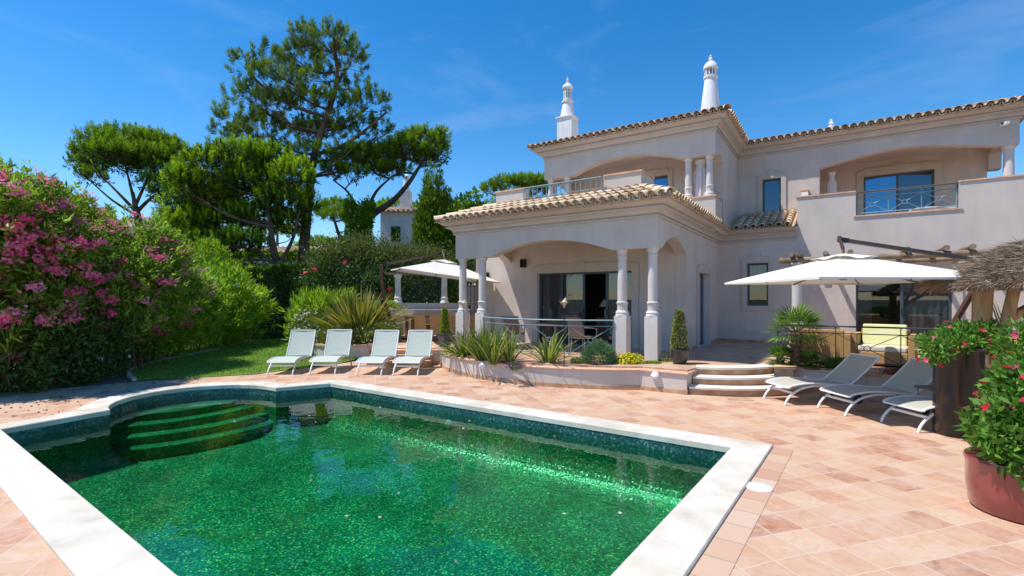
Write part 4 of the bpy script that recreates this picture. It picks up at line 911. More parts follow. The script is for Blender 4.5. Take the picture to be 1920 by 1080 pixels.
# railing of the veranda and of the right terrace
tag(rail_x(W(-4.84, -.02), W(-1.03, -.02), .50, 1.34, 4, parent=None, bow=.55, r=.016) if False else rail_x((-4.84, -.02), (-1.03, -.02), .50, 1.34, 4, parent=None, bow=.55, name='bowed_railing'), 'bowed blue grey metal balustrade between the veranda columns', 'railing')
o = bpy.data.objects['bowed_railing']; o.location = A0; o.rotation_euler = (0, 0, ANG)
rr = rail_x((2.25, 1.22), (8.6, 1.16), .52, 1.28, 6, m='darkrail', name='terrace_railing'); tag(rr, 'long dark metal balustrade with ringed diagonals along the right terrace', 'railing'); rr.location = A0; rr.rotation_euler = (0, 0, ANG)
m = MB(); m.tube([(2.25, 1.22, .45), (2.25, 1.22, 1.3)], .025, 8); m.ob('end_post', 'rail', rr, 40)
# ================================================================== FURNITURE
def smooth_path(pts, k=6):
    P = [Vector(p) for p in pts]; o = []
    for i in range(len(P) - 1):
        p0 = P[max(i - 1, 0)]; p1 = P[i]; p2 = P[i + 1]; p3 = P[min(i + 2, len(P) - 1)]
        for j in range(k):
            t = j / k; o.append(.5 * ((2 * p1) + (-p0 + p2) * t + (2 * p0 - 5 * p1 + 4 * p2 - p3) * t * t + (-p0 + 3 * p1 - 3 * p2 + p3) * t ** 3))
    o.append(P[-1]); return o
def make_lounger(label, group, back=48, wheels=False, front_arc=True):
    """foot end at y=0, head end +y, width along x"""
    t = thing('sun_lounger', label, 'sun lounger', group=group); hw = .31; an = R(back)
    seat = [(y, z) for y, z in [(.0, .300), (.03, .325), (.10, .345), (.30, .372), (.55, .370), (.80, .345), (1.0, .325), (1.14, .325)]]
    sp = smooth_path([(0, y, z) for y, z in seat], 4)
    m = MB(); vs = []
    for p in sp:
        for x in (-hw, 0, hw): vs.append((x, p.y, p.z - (.012 if x == 0 else 0)))
    m.add(vs, [(3 * i + j, 3 * i + j + 1, 3 * i + j + 4, 3 * i + j + 3) for i in range(len(sp) - 1) for j in (0, 1)]); m.ob('seat', 'sling', t, 180)
    bp = [(0, 1.15 + math.cos(an) * s * .74, .335 + math.sin(an) * s * .74 - .02 * math.sin(PI * s)) for s in [i / 6 for i in range(7)]]
    m = MB(); vs = []
    for p in bp:
        for x in (-hw, 0, hw): vs.append((x, p[1] + (.012 if x == 0 else 0), p[2]))
    m.add(vs, [(3 * i + j, 3 * i + j + 1, 3 * i + j + 4, 3 * i + j + 3) for i in range(6) for j in (0, 1)]); m.ob('backrest', 'sling', t, 180)
    m = MB()
    for x in (-hw - .012, hw + .012): m.tube([(x, p.y, p.z) for p in sp], .016, 6)
    m.tube([(-hw, .0, .298), (hw, .0, .298)], .014, 6); m.ob('side_rail', 'white_metal', t, 50)
    m = MB()
    for x in (-hw - .012, hw + .012): m.tube([(x, p[1], p[2]) for p in bp], .015, 6)
    m.tube([(-hw, bp[-1][1], bp[-1][2]), (hw, bp[-1][1], bp[-1][2])], .014, 6); m.ob('back_frame', 'white_metal', t, 50)
    for x in (-hw + .012, hw - .012):
        lp = smooth_path([(x, -.06, .0), (x, -.01, .10), (x, .10, .205), (x, .26, .285), (x, .5, .325), (x, .8, .318)], 4)
        MB().tube(lp, .019, 8, flat=1.0).ob('leg', 'white_metal', t, 50)
        if not wheels:
            lp = smooth_path([(x, 1.0, .30), (x, 1.25, .26), (x, 1.45, .15), (x, 1.52, .0)], 4); MB().tube(lp, .017, 8).ob('leg', 'grey_metal', t, 50)
        else:
            MB().tube([(x, 1.0, .31), (x, 1.25, .20), (x, 1.3, .08)], .016, 8).ob('leg', 'white_metal', t, 50)
            MB().lathe([(0, -.018), (.07, -.018), (.08, -.01), (.08, .01), (.07, .018), (0, .018)], n=18, m=Matrix.Rotation(R(90), 3, 'Y')).ob('wheel', 'iron', t, 40, (x + (.03 if x > 0 else -.03), 1.3, .082))
    m = MB(); m.box((0, .10, .205), (2 * hw - .03, .022, .035)); m.ob('crossbar', 'white_metal', t)
    m = MB(); m.box((0, 1.0, .27), (2 * hw - .03, .03, .02)); m.box((0, .7, .27), (2 * hw - .03, .02, .02)); m.ob('under_bar', 'grey_metal', t)
    m = MB(); q = bp[4]
    for x in (-hw + .03, hw - .03): m.tube([(x, q[1], q[2]), (x, 1.48, .16)], .009, 5)
    m.ob('back_strut', 'grey_metal', t)
    return t
L0 = make_lounger('sage sling lounger standing furthest left on the lawn edge, its back raised', 'sun loungers along the far side of the pool', 62)
spots = [((-5.62, 12.0), R(3), None), ((-4.65, 12.15), R(4), 'sage sling lounger second from the left, in front of the round bed'),
         ((-3.45, 11.95), R(-2), 'sage sling lounger third from the left, in front of the round bed end'), ((-2.56, 11.92), R(-3), 'sage sling lounger fourth from the left, in front of the clay steps')]
for i, ((x, y), a, lb) in enumerate(spots):
    o = L0 if i == 0 else dup(L0, lb); o.location = (x, y, .0); o.rotation_euler = (0, 0, a)
L1 = make_lounger('white framed lounger by the curved steps, half under the big parasol', 'sun loungers by the stone steps', 40, True)
for o in L1.children:
    if o.name.split('.')[0] in ('seat', 'backrest'): o.data.materials[0] = M['sling_warm']
for i, ((x, y), a, lb) in enumerate([((4.76, 8.86), R(-96 + 12), None), ((5.28, 8.08), R(-96 + 12), 'white framed lounger in the middle of the right hand row'), ((5.62, 7.10), R(-84), 'white framed lounger nearest the tall black pot, half hidden')]):
    o = L1 if i == 0 else dup(L1, lb); o.location = (x, y, 0.0); o.rotation_euler = (0, 0, a)
# small metal side table between the loungers
t = thing('side_table', 'small grey metal side table partly hidden behind the black pot', 'table', (6.55, 7.55, 0), R(6))
MB().b2((-.22, -.22, .455), (.22, .22, .49)).ob('table_top', 'wicker_dark', t)
for a in (-.18, .18):
    for b in (-.18, .18): MB().tube([(a, b, .455), (a * 1.15, b * 1.15, .0)], .012, 6).ob('leg', 'grey_metal', t)
# ------------------------------------------------------------------ cantilever parasols
def parasol(label, base, C, half, rot, tiltx, tilty, rise, arm_end, mast, mats=('canvas', 'brown_metal', 'brown_rib'), vent=.42, grp='cantilever parasols'):
    t = thing('cantilever_parasol', label, 'parasol', base, 0, grp); B = Vector(base); C = Vector(C)
    Rz = Matrix.Rotation(rot, 3, 'Z'); T = Matrix.Rotation(tilty, 3, 'Y') @ Matrix.Rotation(tiltx, 3, 'X')
    def P(x, y, z): return T @ (Rz @ Vector((x, y, z))) + C - B
    n = 10; cor = [(-half, -half), (half, -half), (half, half), (-half, half)]
    def surf(r_in, r_out, z_in, z_out, wav=0, thick=0):
        m = MB()
        for s in range(4):
            a, b = Vector(cor[s]), Vector(cor[(s + 1) % 4]); rows = 6; vs = []
            for i in range(rows + 1):
                f = r_in + (r_out - r_in) * i / rows; z = z_in + (z_out - z_in) * i / rows
                for j in range(n + 1):
                    u = j / n; q = a.lerp(b, u) * f; edge = 1 - abs(2 * u - 1)
                    vs.append(P(q.x * (1 - .025 * edge * f), q.y * (1 - .025 * edge * f), z - .05 * edge * f * math.sin(PI * i / rows * .9) + wav * math.sin(u * 9 + s * 2) * (i / rows)))
            m.add(vs, [(i * (n + 1) + j, i * (n + 1) + j + 1, (i + 1) * (n + 1) + j + 1, (i + 1) * (n + 1) + j) for i in range(rows) for j in range(n)])
        bm = bmesh.new(); return m
    surf(.10, 1, rise * .92, 0).ob('canopy', mats[0], t, 25)
    surf(0.0, .25, rise + .03, rise * .82 + .02, .018).ob('vent_cap', mats[0], t, 40)
    m = MB()                                        # hanging edge band
    for s in range(4):
        a, b = Vector(cor[s]), Vector(cor[(s + 1) % 4])
        for j in range(n):
            u0, u1 = j / n, (j + 1) / n; q0, q1 = a.lerp(b, u0), a.lerp(b, u1); e0, e1 = 1 - .025 * (1 - abs(2 * u0 - 1)), 1 - .025 * (1 - abs(2 * u1 - 1))
            m.add([P(q0.x * e0, q0.y * e0, 0), P(q1.x * e1, q1.y * e1, 0), P(q1.x * e1, q1.y * e1, -.035), P(q0.x * e0, q0.y * e0, -.035)], [(0, 1, 2, 3)])
    m.ob('edge_band', mats[0], t)
    hub = (0, 0, rise * .15)
    for k in range(8):
        a = PI / 4 * k; l = half * (math.sqrt(2) if k % 2 else 1) * .99; x, y = math.cos(a) * l, math.sin(a) * l
        r_ = MB().tube([P(x * .03, y * .03, rise * .86 - .06), P(x * .5, y * .5, rise * .46 - .085), P(x * .985, y * .985, -.035)], .014, 5).ob('rib', mats[2], t)
        MB().tube([P(x * .04, y * .04, hub[2]), P(x * .42, y * .42, rise * .46)], .014, 5).ob('strut', mats[2], r_)
    m = MB(); m.tube([P(0, 0, hub[2] - .06), P(0, 0, hub[2] + .06)], .06, 10); m.tube([P(0, 0, hub[2]), P(0, 0, rise + .12)], .025, 8); m.ob('hub', mats[2], t, 40)
    ae = Vector(arm_end[0]) - B; a2 = Vector(arm_end[1]) - B
    m = MB(); m.tube([P(0, 0, rise + .1), ae + Vector((0, 0, .06))], .028, 8); m.ob('hanger', mats[1], t, 40)
    MB().tube([ae, a2], .045, 4).ob('arm', mats[1], t)
    MB().tube([ae, ae + (a2 - ae).normalized() * .16], .056, 4).ob('arm_joint', 'iron', t); MB().tube([a2 - (a2 - ae).normalized() * .16, a2], .056, 4).ob('arm_joint', 'iron', t)
    mp_ = [Vector(p) - B for p in mast]; MB().tube(mp_, .05, 8, flat=1.2).ob('mast', mats[1], t, 40)
    k = mp_[len(mp_) // 2]; m = MB(); m.box(k + Vector((-.07, -.02, 0)), (.09, .09, .2)); m.tube([k + Vector((-.1, -.06, .05)), k + Vector((-.1, -.16, .05))], .012, 6); m.ob('crank_box', 'iron', t)
    m = MB(); m.box((0, 0, .03), (.9, .09, .06)); m.box((0, 0, .03), (.089, .9, .059)); m.ob('base', 'iron', t)
    return t
parasol('large white square parasol shading the right hand loungers', (8.75, 9.7, .45), (5.74, 8.55, 2.165), 1.41, R(3), 0, 0, .44, ((5.70, 8.6, 2.88), (8.72, 9.0, 2.52)), [(8.72, 9.0, 2.52), (8.62, 9.15, 2.1), (8.36, 9.45, 1.2), (8.5, 9.65, .5)])
parasol('smaller looking white parasol tilted over the dining table on the left', (-4.0, 16.9, .45), (-2.38, 16.8, 2.64), 1.6, R(18), R(0), R(7.5), .52, ((-2.40, 17.0, 3.42), (-4.30, 16.3, 2.98)), [(-4.32, 16.3, 2.98), (-4.34, 16.4, 2.5), (-4.25, 16.5, 1.7), (-4.05, 16.8, .9), (-3.98, 16.9, .46)])
# ------------------------------------------------------------------ pergola of logs
pg = vthing('pergola', 'rustic log pergola over the right hand terrace', 'pergola')
def log(p0, p1, r, name='rafter', m='log', parent=pg):
    p0, p1 = Vector(p0), Vector(p1); k = 6; pts = [p0.lerp(p1, i / k) + Vector((random.uniform(-1, 1), random.uniform(-1, 1), random.uniform(-1, 1))) * r * .12 for i in range(k + 1)]
    pts[0] = p0; pts[-1] = p1; return MB().tube(pts, [r * random.uniform(.93, 1.05) for _ in pts], 12).ob(name, m, parent, 50)
log((2.02, 4.28, 2.88), (9.0, 4.20, 2.92), .075, 'beam'); log((2.3, 6.47, 2.88), (9.0, 6.47, 2.92), .06, 'beam')
for a in (2.30, 2.47, 3.07, 3.60, 4.72, 5.42, 5.86, 6.5, 7.3, 8.1): log((a, 3.98 + random.uniform(-.05, .05), 3.02), (a + random.uniform(-.04, .04), 6.50, 3.03), .062)
for a in (2.42, 7.8):
    m = MB(); h = 1.36; r = .12
    m.lathe([(0, 0), (r * 1.35, 0), (r * 1.35, .03), (r * 1.2, .05), (r * 1.3, .08), (r, .11), (r, h * .5), (r * .93, h - .06), (r * 1.15, h - .04), (r * 1.15, h), (0, h)], n=20)
    o = m.ob('column', 'stucco_pale', pg, 35, (a, 4.26, 1.45)); MB().b2((-.16, -.16, -1.0), (.16, .16, -.001)).ob('pedestal', 'stucco_pale', o)
# ------------------------------------------------------------------ thatched shelter
HC = Vector((8.42, 7.0, 0)); hut = thing('thatched_shelter', 'timber shelter with a thick grey thatch roof at the right edge', 'shelter', HC)
hr, z0h, z1h = 1.92, 2.03, 2.92
MB().lathe([(hr - .05, z0h - .03), (hr * .98, z0h + .05), (hr * .5, z0h + .60), (.03, z1h), (0, z1h)], n=40).ob('thatch_roof', 'thatch', hut, 60)
n = 60000; an = RNG.uniform(PI * .62, PI * 1.75, n); rr_ = hr * (.35 + .67 * RNG.random(n) ** .6); zz = np.interp(rr_, [0, hr * .5, hr, hr * 1.05], [z1h, z0h + .60, z0h + .04, z0h]) + .03 * RNG.random(n)
P = np.stack([np.cos(an) * rr_, np.sin(an) * rr_, zz], 1); D = unit(np.stack([np.cos(an), np.sin(an), -.42 + 0 * an], 1) + RNG.normal(size=(n, 3)) * .34)
tag(nmesh('thatch_stalks', leaves(P, D, .07 + .17 * RNG.random(n), .005 + .004 * RNG.random(n), .0), 'thatch', hut), kind=None)
n = 5000; an = RNG.uniform(PI * .62, PI * 1.75, n); P = np.stack([np.cos(an) * (hr - .06 - .10 * RNG.random(n)), np.sin(an) * (hr - .06 - .1 * RNG.random(n)), z0h + .03 - .02 * RNG.random(n)], 1)
D = unit(np.stack([np.cos(an) * .5, np.sin(an) * .5, -1.0 + 0 * an], 1) + RNG.normal(size=(n, 3)) * .25)
nmesh('thatch_fringe', leaves(P, D, .05 + .09 * RNG.random(n), .009, 0), 'thatch', hut)
def log2(p0, p1, r, name, parent=hut): p0, p1 = Vector(p0) - HC, Vector(p1) - HC; k = 5; return MB().tube([p0.lerp(p1, i / k) for i in range(k + 1)], [r * random.uniform(.92, 1.04) for _ in range(k + 1)], 12).ob(name, 'post', parent, 50)
log2((6.90, 7.30, 0), (7.02, 7.35, 2.18), .125, 'post'); log2((7.06, 7.18, .9), (7.28, 7.1, 2.22), .075, 'brace'); log2((9.8, 6.7, 0), (9.8, 6.7, 2.2), .125, 'post'); log2((7.25, 7.2, 1.55), (8.6, 7.1, 2.4), .07, 'brace')
log2((6.62, 6.72, 2.10), (8.0, 8.75, 2.12), .06, 'eave_beam'); log2((6.55, 7.05, 2.04), (8.7, 6.2, 2.30), .07, 'eave_beam'); log2((6.7, 7.5, 2.14), (9.9, 7.0, 2.2), .08, 'eave_beam'); log2((7.0, 6.1, 2.08), (9.5, 6.3, 2.3), .06, 'eave_beam')
for k in range(9):
    a = R(120 + 24 * k); log2(HC + Vector((math.cos(a) * hr * .95, math.sin(a) * hr * .95, z0h - .03)), HC + Vector((0, 0, z1h - .12)), .035, 'rafter')
# ------------------------------------------------------------------ pots
def pot(name, label, prof, m, loc, soilr, soilz, n=32, cat='plant pot'):
    t = thing(name, label, cat, loc); MB().lathe(prof, n=n).ob('pot_body', m, t, 50); MB().lathe([(0, soilz), (soilr, soilz)], n=n).ob('soil_fill', 'soil', t); return t
pot('tall_pot', 'tall black glazed cylinder pot with brown drips beside the loungers', [(0, 0), (.265, 0), (.275, .03), (.27, .6), (.265, 1.14), (.28, 1.17), (.275, 1.19), (.24, 1.19), (.24, 1.05)], 'darkpot', (6.08, 6.72, .004), .24, 1.08, 40)
pot('red_pot', 'wide oxblood red glazed pot at the right edge of the paving', [(0, 0), (.34, 0), (.365, .03), (.385, .22), (.385, .40), (.40, .43), (.39, .455), (.34, .455), (.34, .40)], 'redpot', (4.43, 4.26, .004), .34, .41, 40)
pot('round_pot', 'black glazed round pot at the top of the curved steps', [(0, 0), (.12, 0), (.17, .06), (.205, .18), (.21, .26), (.225, .29), (.22, .31), (.19, .31), (.19, .26)], 'blackpot', (*W(.50, -.10)[:2], .455), .19, .27)
pot('square_pot', 'dark grey tapered pot beside the left veranda column', [(0, 0), (.15, 0), (.22, .38), (.24, .385), (.24, .42), (.20, .42), (.20, .36)], 'greypot', (-1.92, 14.1, .455), .2, .38, 4)
# ------------------------------------------------------------------ garden torches
def torch(label, x, y, z0, z1):
    t = thing('garden_torch', label, 'torch', (x, y, z0), 0, 'garden torches')
    MB().tube([(0, 0, 0), (.0, 0, z1 - z0)], .011, 6).ob('stake', 'iron', t)
    h = z1 - z0; MB().lathe([(0, h), (.02, h), (.03, h + .05), (.085, h + .11), (.10, h + .115), (.085, h + .125), (.03, h + .08), (0, h + .08)], n=8).ob('burner_bowl', mat('aged brass', (.42, .33, .18), (.55, .46, .30), 9, .4, metal=.6), t, 20)
    MB().add([(-.05, 0, h + .12), (0, .03, h + .10), (.06, 0, h + .13), (.035, .0, h + .22), (0, -.03, h + .11)], [(0, 1, 3), (1, 2, 3), (0, 3, 4), (4, 3, 2), (0, 4, 2, 1)]).ob('lid', 'stone', t)
torch('brass bowl garden torch standing among the plants of the bowed planter', 1.10, 10.42, .38, 1.66); torch('brass bowl garden torch in front of the leftmost veranda column', -1.33, 13.6, .40, 1.62)
# ------------------------------------------------------------------ veranda set
def terrace_chair(label, m, x, y, rz, group, h=.92, legs='grey_metal', z=.452, w=.48, arms=True):
    t = thing('armchair' if arms else 'dining_chair', label, 'chair', (x, y, z), rz, group); hw = w / 2
    MB().b2((-hw, -.24, .40 if arms else .20), (hw, .24, .45)).ob('seat', m, t)
    b = MB(); vs = []
    for i in range(7):
        s = i / 6; vs += [(-hw, .22 + .13 * s ** 1.3, .45 + (h - .45) * s), (hw, .22 + .13 * s ** 1.3, .45 + (h - .45) * s), (hw, .25 + .13 * s ** 1.3, .45 + (h - .45) * s), (-hw, .25 + .13 * s ** 1.3, .45 + (h - .45) * s)]
    b.add(vs, [(4 * i + j, 4 * i + (j + 1) % 4, 4 * i + 4 + (j + 1) % 4, 4 * i + 4 + j) for i in range(6) for j in range(4)] + [(0, 1, 2, 3), (24, 25, 26, 27)]); b.ob('backrest', m, t, 40)
    for sx in (-1, 1):
        for yy in (-.22, .2): MB().tube([(sx * (hw - .03), yy, .40), (sx * (hw - .01), yy * 1.1, 0)], .013, 6).ob('leg', legs, t)
        if arms: MB().tube([(sx * hw, -.22, .42), (sx * hw, -.24, .64), (sx * hw, .0, .66), (sx * hw, .26, .68)], .016, 6).ob('armrest', legs, t, 50)
    return t
g = 'woven armchairs on the veranda'
terrace_chair('dark woven armchair behind the balustrade near the lit left wall', 'wicker_dark', *W(-4.2, .55)[:2], ANG + R(195), g)
terrace_chair('dark woven armchair behind the balustrade by the brass torch', 'wicker_dark', *W(-2.05, .50)[:2], ANG + R(165), g)
terrace_chair('dark woven armchair on the far side of the veranda table', 'wicker_dark', *W(-3.1, 1.55)[:2], ANG + R(5), g)
t = thing('veranda_table', 'dark table with a glass top among the veranda armchairs', 'table', W(-3.1, .75, .452), ANG)
MB().lathe([(0, .70), (.5, .70), (.5, .72), (0, .72)], n=28).ob('table_top', 'wicker_dark', t, 40); MB().lathe([(0, 0), (.25, 0), (.25, .03), (.04, .05), (.04, .699)], n=16).ob('pedestal', 'iron', t, 40)
# indoors, seen through the open door: sideboard, lamp
t = thing('sideboard', 'brown wooden sideboard inside the open sliding door', 'sideboard', W(-2.45, 3.55, .45), ANG)
MB().b2((-.5, -.22, .1), (.5, .22, .78)).ob('cabinet', 'wood', t); MB().b2((-.53, -.25, .781), (.53, .25, .81)).ob('top', 'wood', t)
for a in (-.25, .25): MB().b2((a - .22, -.235, .15), (a + .22, -.221, .72)).ob('door', 'wood', t)
t = thing('table_lamp', 'cream shaded table lamp indoors on the wooden sideboard', 'lamp', W(-2.72, 3.55, 1.262), ANG)
MB().lathe([(0, 0), (.08, 0), (.07, .03), (.03, .06), (.07, .16), (.05, .24), (.015, .28), (.015, .4)], n=16).ob('lamp_base', 'stone', t, 40); MB().lathe([(.22, .34), (.09, .56)], n=24).ob('lamp_shade', 'cushion_cream', t, 60)
t = thing('wall_picture', 'dark framed picture on the indoor wall above the lamp', 'picture', W(-2.7, 5.9, 2.0), ANG)
MB().b2((-.6, 0, -.5), (.6, .04, .5)).ob('picture_frame', 'interior_dark', t); MB().b2((-.5, -.01, -.4), (.5, -.001, .4)).ob('picture', 'wicker_dark', t)
# ------------------------------------------------------------------ wicker lounge chairs behind the right railing
def club_chair(label, a, b, rz, cush=True):
    t = thing('wicker_armchair', label, 'armchair', W(a, b, .452), ANG + rz, 'square wicker armchairs on the right terrace')
    MB().b2((-.42, .30, .04), (.42, .42, .74)).ob('backrest', 'wicker', t)
    for s in (-1, 1): MB().b2((s * .421, -.40, .04), (s * .54, .42, .66)).ob('armrest', 'wicker', t)
    MB().b2((-.42, -.40, .04), (.42, .299, .30)).ob('seat_base', 'wicker', t)
    m = MB(); m.b2((-.41, -.39, .301), (.41, .28, .42)); m.ob('seat_cushion', 'cushion_cream', t)
    if cush:
        m = MB(); m.box((0, .17, .62), (.76, .15, .46), m=Matrix.Rotation(R(-14), 3, 'X')); m.ob('back_cushion', 'cushion', t)
    for o in t.children: 
        bv = o.modifiers.new('bevel', 'BEVEL'); bv.width = .035 if 'cushion' in o.name else .02; bv.segments = 3
    return t
club_chair('square wicker armchair turned its back to the pool, left of the group', 3.05, 1.95, R(178), False); club_chair('square wicker armchair with a lime cushion facing the pool', 4.15, 2.05, R(-8)); club_chair('square wicker armchair partly behind the flowering pot', 5.75, 2.4, R(3))
# ------------------------------------------------------------------ dining corner on the left
t = thing('dining_table', 'long red brown wooden dining table under the left parasol', 'table', (-2.52, 17.3, .452), R(-4))
MB().b2((-1.15, -.45, .74), (1.15, .45, .79)).ob('table_top', 'wood', t)
for a in (-1.08, 1.08):
    for b in (-.38, .38): MB().b2((a - .05, b - .05, 0), (a + .05, b + .05, .739)).ob('leg', 'wood', t)
g = 'dining chairs round the wooden table'
terrace_chair('tan wicker dining chair nearest the left end of the wooden table', 'wicker', -3.0, 16.45, R(178), g, .86, 'grey_metal', w=.37, arms=False)
terrace_chair('tan wicker dining chair second from the left at the wooden table', 'wicker', -2.5, 16.42, R(180), g, .86, 'grey_metal', w=.37, arms=False)
terrace_chair('tan wicker dining chair behind the small topiary in the grey pot', 'wicker', -2.0, 16.38, R(182), g, .86, 'grey_metal', w=.37, arms=False)
terrace_chair('tan wicker dining chair seen between the two left veranda columns', 'wicker', -1.22, 16.5, R(190), g, .86, 'grey_metal', w=.37, arms=False)
terrace_chair('dark woven chair on the far side of the dining table, left one', 'wicker_dark', -3.0, 18.25, R(5), g, .95, 'grey_metal', w=.46, arms=False)
terrace_chair('dark woven chair on the far side of the dining table, right one', 'wicker_dark', -2.45, 18.25, R(-5), g, .95, 'grey_metal', w=.46, arms=False)
# outdoor kitchen counter with columns
t = thing('outdoor_kitchen', 'stuccoed outdoor kitchen counter with two columns behind the dining table', 'counter', (-3.6, 19.6, .45))
MB().b2((-1.6, -.1, 0), (1.9, .6, .92)).ob('counter', 'stucco', t); MB().b2((-1.65, -.15, .921), (1.95, .65, .97)).ob('worktop', 'trim', t); MB().b2((-1.6, .45, .971), (1.9, .6, 1.22)).ob('upstand', 'stucco', t)
for a in (-1.0, .87):
    m = MB(); r = .12; h = 1.15; m.lathe([(0, 0), (r * 1.5, 0), (r * 1.5, .05), (r * 1.1, .12), (r * 1.3, .22), (r, .26), (r * .93, h - .15), (r * 1.2, h - .12), (r * 1.5, h), (0, h)], n=20); m.ob('column', 'stone', t, 35, (a, .3, 1.221))
MB().b2((-1.5, .15, 2.372), (1.5, .42, 2.45)).ob('lintel', 'log', t)
MB().b2((-.95, -.5, .0), (-.3, -.101, .80)).ob('side_block', 'stucco', t)
m = MB()
for i in range(15):
    u = i * .16; m.tube([(-1.0 + u, .75, 1.25), (-1.0 + u + min(1.1, 1.87 - u), .75, 1.25 + min(1.1, 1.87 - u))], .008, 4) if u < 1.8 else None; m.tube([(-1.0 + u, .76, 2.35), (-1.0 + u + min(1.1, 1.87 - u), .76, 2.35 - min(1.1, 1.87 - u))], .008, 4) if u < 1.8 else None
m.ob('trellis', 'darkrail', t)
m = MB(); m.tube([(.2, .25, .97), (.2, .25, 1.22), (.2, .12, 1.26), (.2, .05, 1.18)], .014, 6); m.ob('tap', 'grey_metal', t, 50)
t = thing('garden_wall', 'short stuccoed garden wall behind the left veranda columns', 'wall', (-1.65, 19.8, .45)); MB().b2((-.42, 0, -.4), (.75, .2, 1.9)).ob('wall', mat('brown stucco', (.38, .31, .27), None), t); MB().b2((-.45, -.03, 1.9), (.78, .23, 1.95)).ob('coping', 'cap', t)
t = thing('iron_gate', 'black wrought iron gate beside the left corner of the villa', 'gate', (-1.75, 19.2, .45))
m = MB()
for i in range(7): m.tube([(i * .14, 0, 0.05), (i * .14, 0, 1.95 + .06 * math.sin(PI * i / 6))], .012, 5)
m.ob('bars', 'iron', t); m = MB()
for z in (.1, 1.2, 1.9): m.tube([(0, 0, z), (.84, 0, z)], .016, 5)
m.ob('frame', 'iron', t); MB().b2((.05, -.04, 1.0), (.15, .02, 1.15)).ob('lock', 'iron', t)
t = thing('gate_pillar', 'stone pillar left of the outdoor kitchen behind the parasol mast', 'pillar', (-5.1, 18.6, .45)); MB().b2((-.17, -.17, 0), (.17, .17, 1.05)).ob('shaft', 'stone', t); MB().b2((-.22, -.22, 1.051), (.22, .22, 1.12)).ob('cap', 'stone', t)
# balcony lounger seen through the balcony railing
o = dup(L1, 'white lounger on the upper balcony behind its railing', loc=W(5.0, 7.6, 4.085), rz=ANG + R(-80)); o['group'] = 'upper balcony furniture'
# neighbours' houses
nb = thing('neighbour_house', 'white neighbour house with a balcony, tiled roofs and a square chimney behind the trees', 'house', (-12.5, 42, 0))
def bigtiles(mb, e0, e1, top): tile_slope(mb, None, e0, e1, top, lambda p: True, .42, .6)
MB().b2((1.3, 0, 0), (7.5, 8, 9.3)).ob('wall', 'stucco_pale', nb)
MB().b2((-15.0, -1.0, 0), (1.29, 7, 5.6)).ob('wall', 'stucco_pale', nb)
m = MB(); bigtiles(m, (1.0, -.4, 9.25), (7.8, -.4, 9.25), (0, 4.0, 1.0)); r_ = m.ob('roof', 'tile', nb, 50)
MB().add([(1.0, -.4, 9.23), (7.8, -.4, 9.23), (7.8, 3.6, 10.23), (1.0, 3.6, 10.23)], [(0, 1, 2, 3)]).ob('roof_deck', 'tilebed', r_)
m = MB(); bigtiles(m, (-15.4, -1.5, 5.5), (1.2, -1.5, 5.5), (0, 3.6, .95)); r_ = m.ob('roof', 'tile', nb, 50)
MB().add([(-15.4, -1.5, 5.48), (1.25, -1.5, 5.48), (1.25, 2.1, 6.43), (-15.4, 2.1, 6.43)], [(0, 1, 2, 3)]).ob('roof_deck', 'tilebed', r_)
for a, b, c, d in ((2.2, 3.0, 6.7, 8.0), (4.6, 5.2, 6.9, 8.0)):
    f = MB().b2((a, -.04, c), (b, -.001, d)).ob('window', 'frame', nb); MB().b2((a + .08, -.05, c + .08), (b - .08, -.041, d - .08)).ob('pane', 'sky_blue_glass', f)
m = MB()
for i in range(14): m.b2((4.8 + i * .2, -1.2, 6.95), (4.83 + i * .2, -1.17, 7.7))
m.b2((4.7, -1.22, 7.7), (7.6, -1.15, 7.76)); m.ob('balcony_rail', 'iron', nb); MB().b2((4.5, -1.25, 6.75), (7.7, -.001, 6.94)).ob('balcony_slab', 'stucco_pale', nb)
c_ = MB().b2((2.7, 1.2, 9.2), (3.6, 2.0, 11.3)).ob('chimney', 'stucco_pale', nb); MB().lathe([(.35, 0), (.22, 1.1), (.27, 1.15), (.27, 1.35), (0, 1.6)], n=16).ob('cap', 'chim_white', c_, 35, (3.15, 1.6, 11.301))
m = MB()
for x0 in (-8.9, -6.6, -4.6, -2.4): m.prism([(x0, 0), (x0 + 1.3, 0), (x0 + 1.3, 4.2)] + [(x0 + .65 + .65 * math.cos(t), 4.2 + .5 * math.sin(t)) for t in [PI * i / 8 for i in range(1, 8)]] + [(x0, 4.2)], lambda u, z, d: (u, -1.02 + d, z), .015)
m.ob('arch_opening', mat('ochre stucco', (.62, .47, .30), (.70, .55, .38), 3, .9), nb)
nc = thing('distant_house', 'salmon roofed house glimpsed behind the left stone pine', 'house', (-40, 52, 0)); MB().b2((-3, 0, 0), (4, 6, 9.3)).ob('wall', 'stucco_pale', nc)
m = MB(); bigtiles(m, (-3.5, -.5, 9.3), (4.5, -.5, 9.3), (0, 4, 1.6)); r_ = m.ob('roof', 'tile', nc, 50); MB().add([(-3.5, -.5, 9.28), (4.5, -.5, 9.28), (4.5, 3.5, 10.88), (-3.5, 3.5, 10.88)], [(0, 1, 2, 3)]).ob('roof_deck', 'tilebed', r_); MB().b2((-2, -.05, 6.5), (-.8, -.001, 8)).ob('window', 'frame', nc)
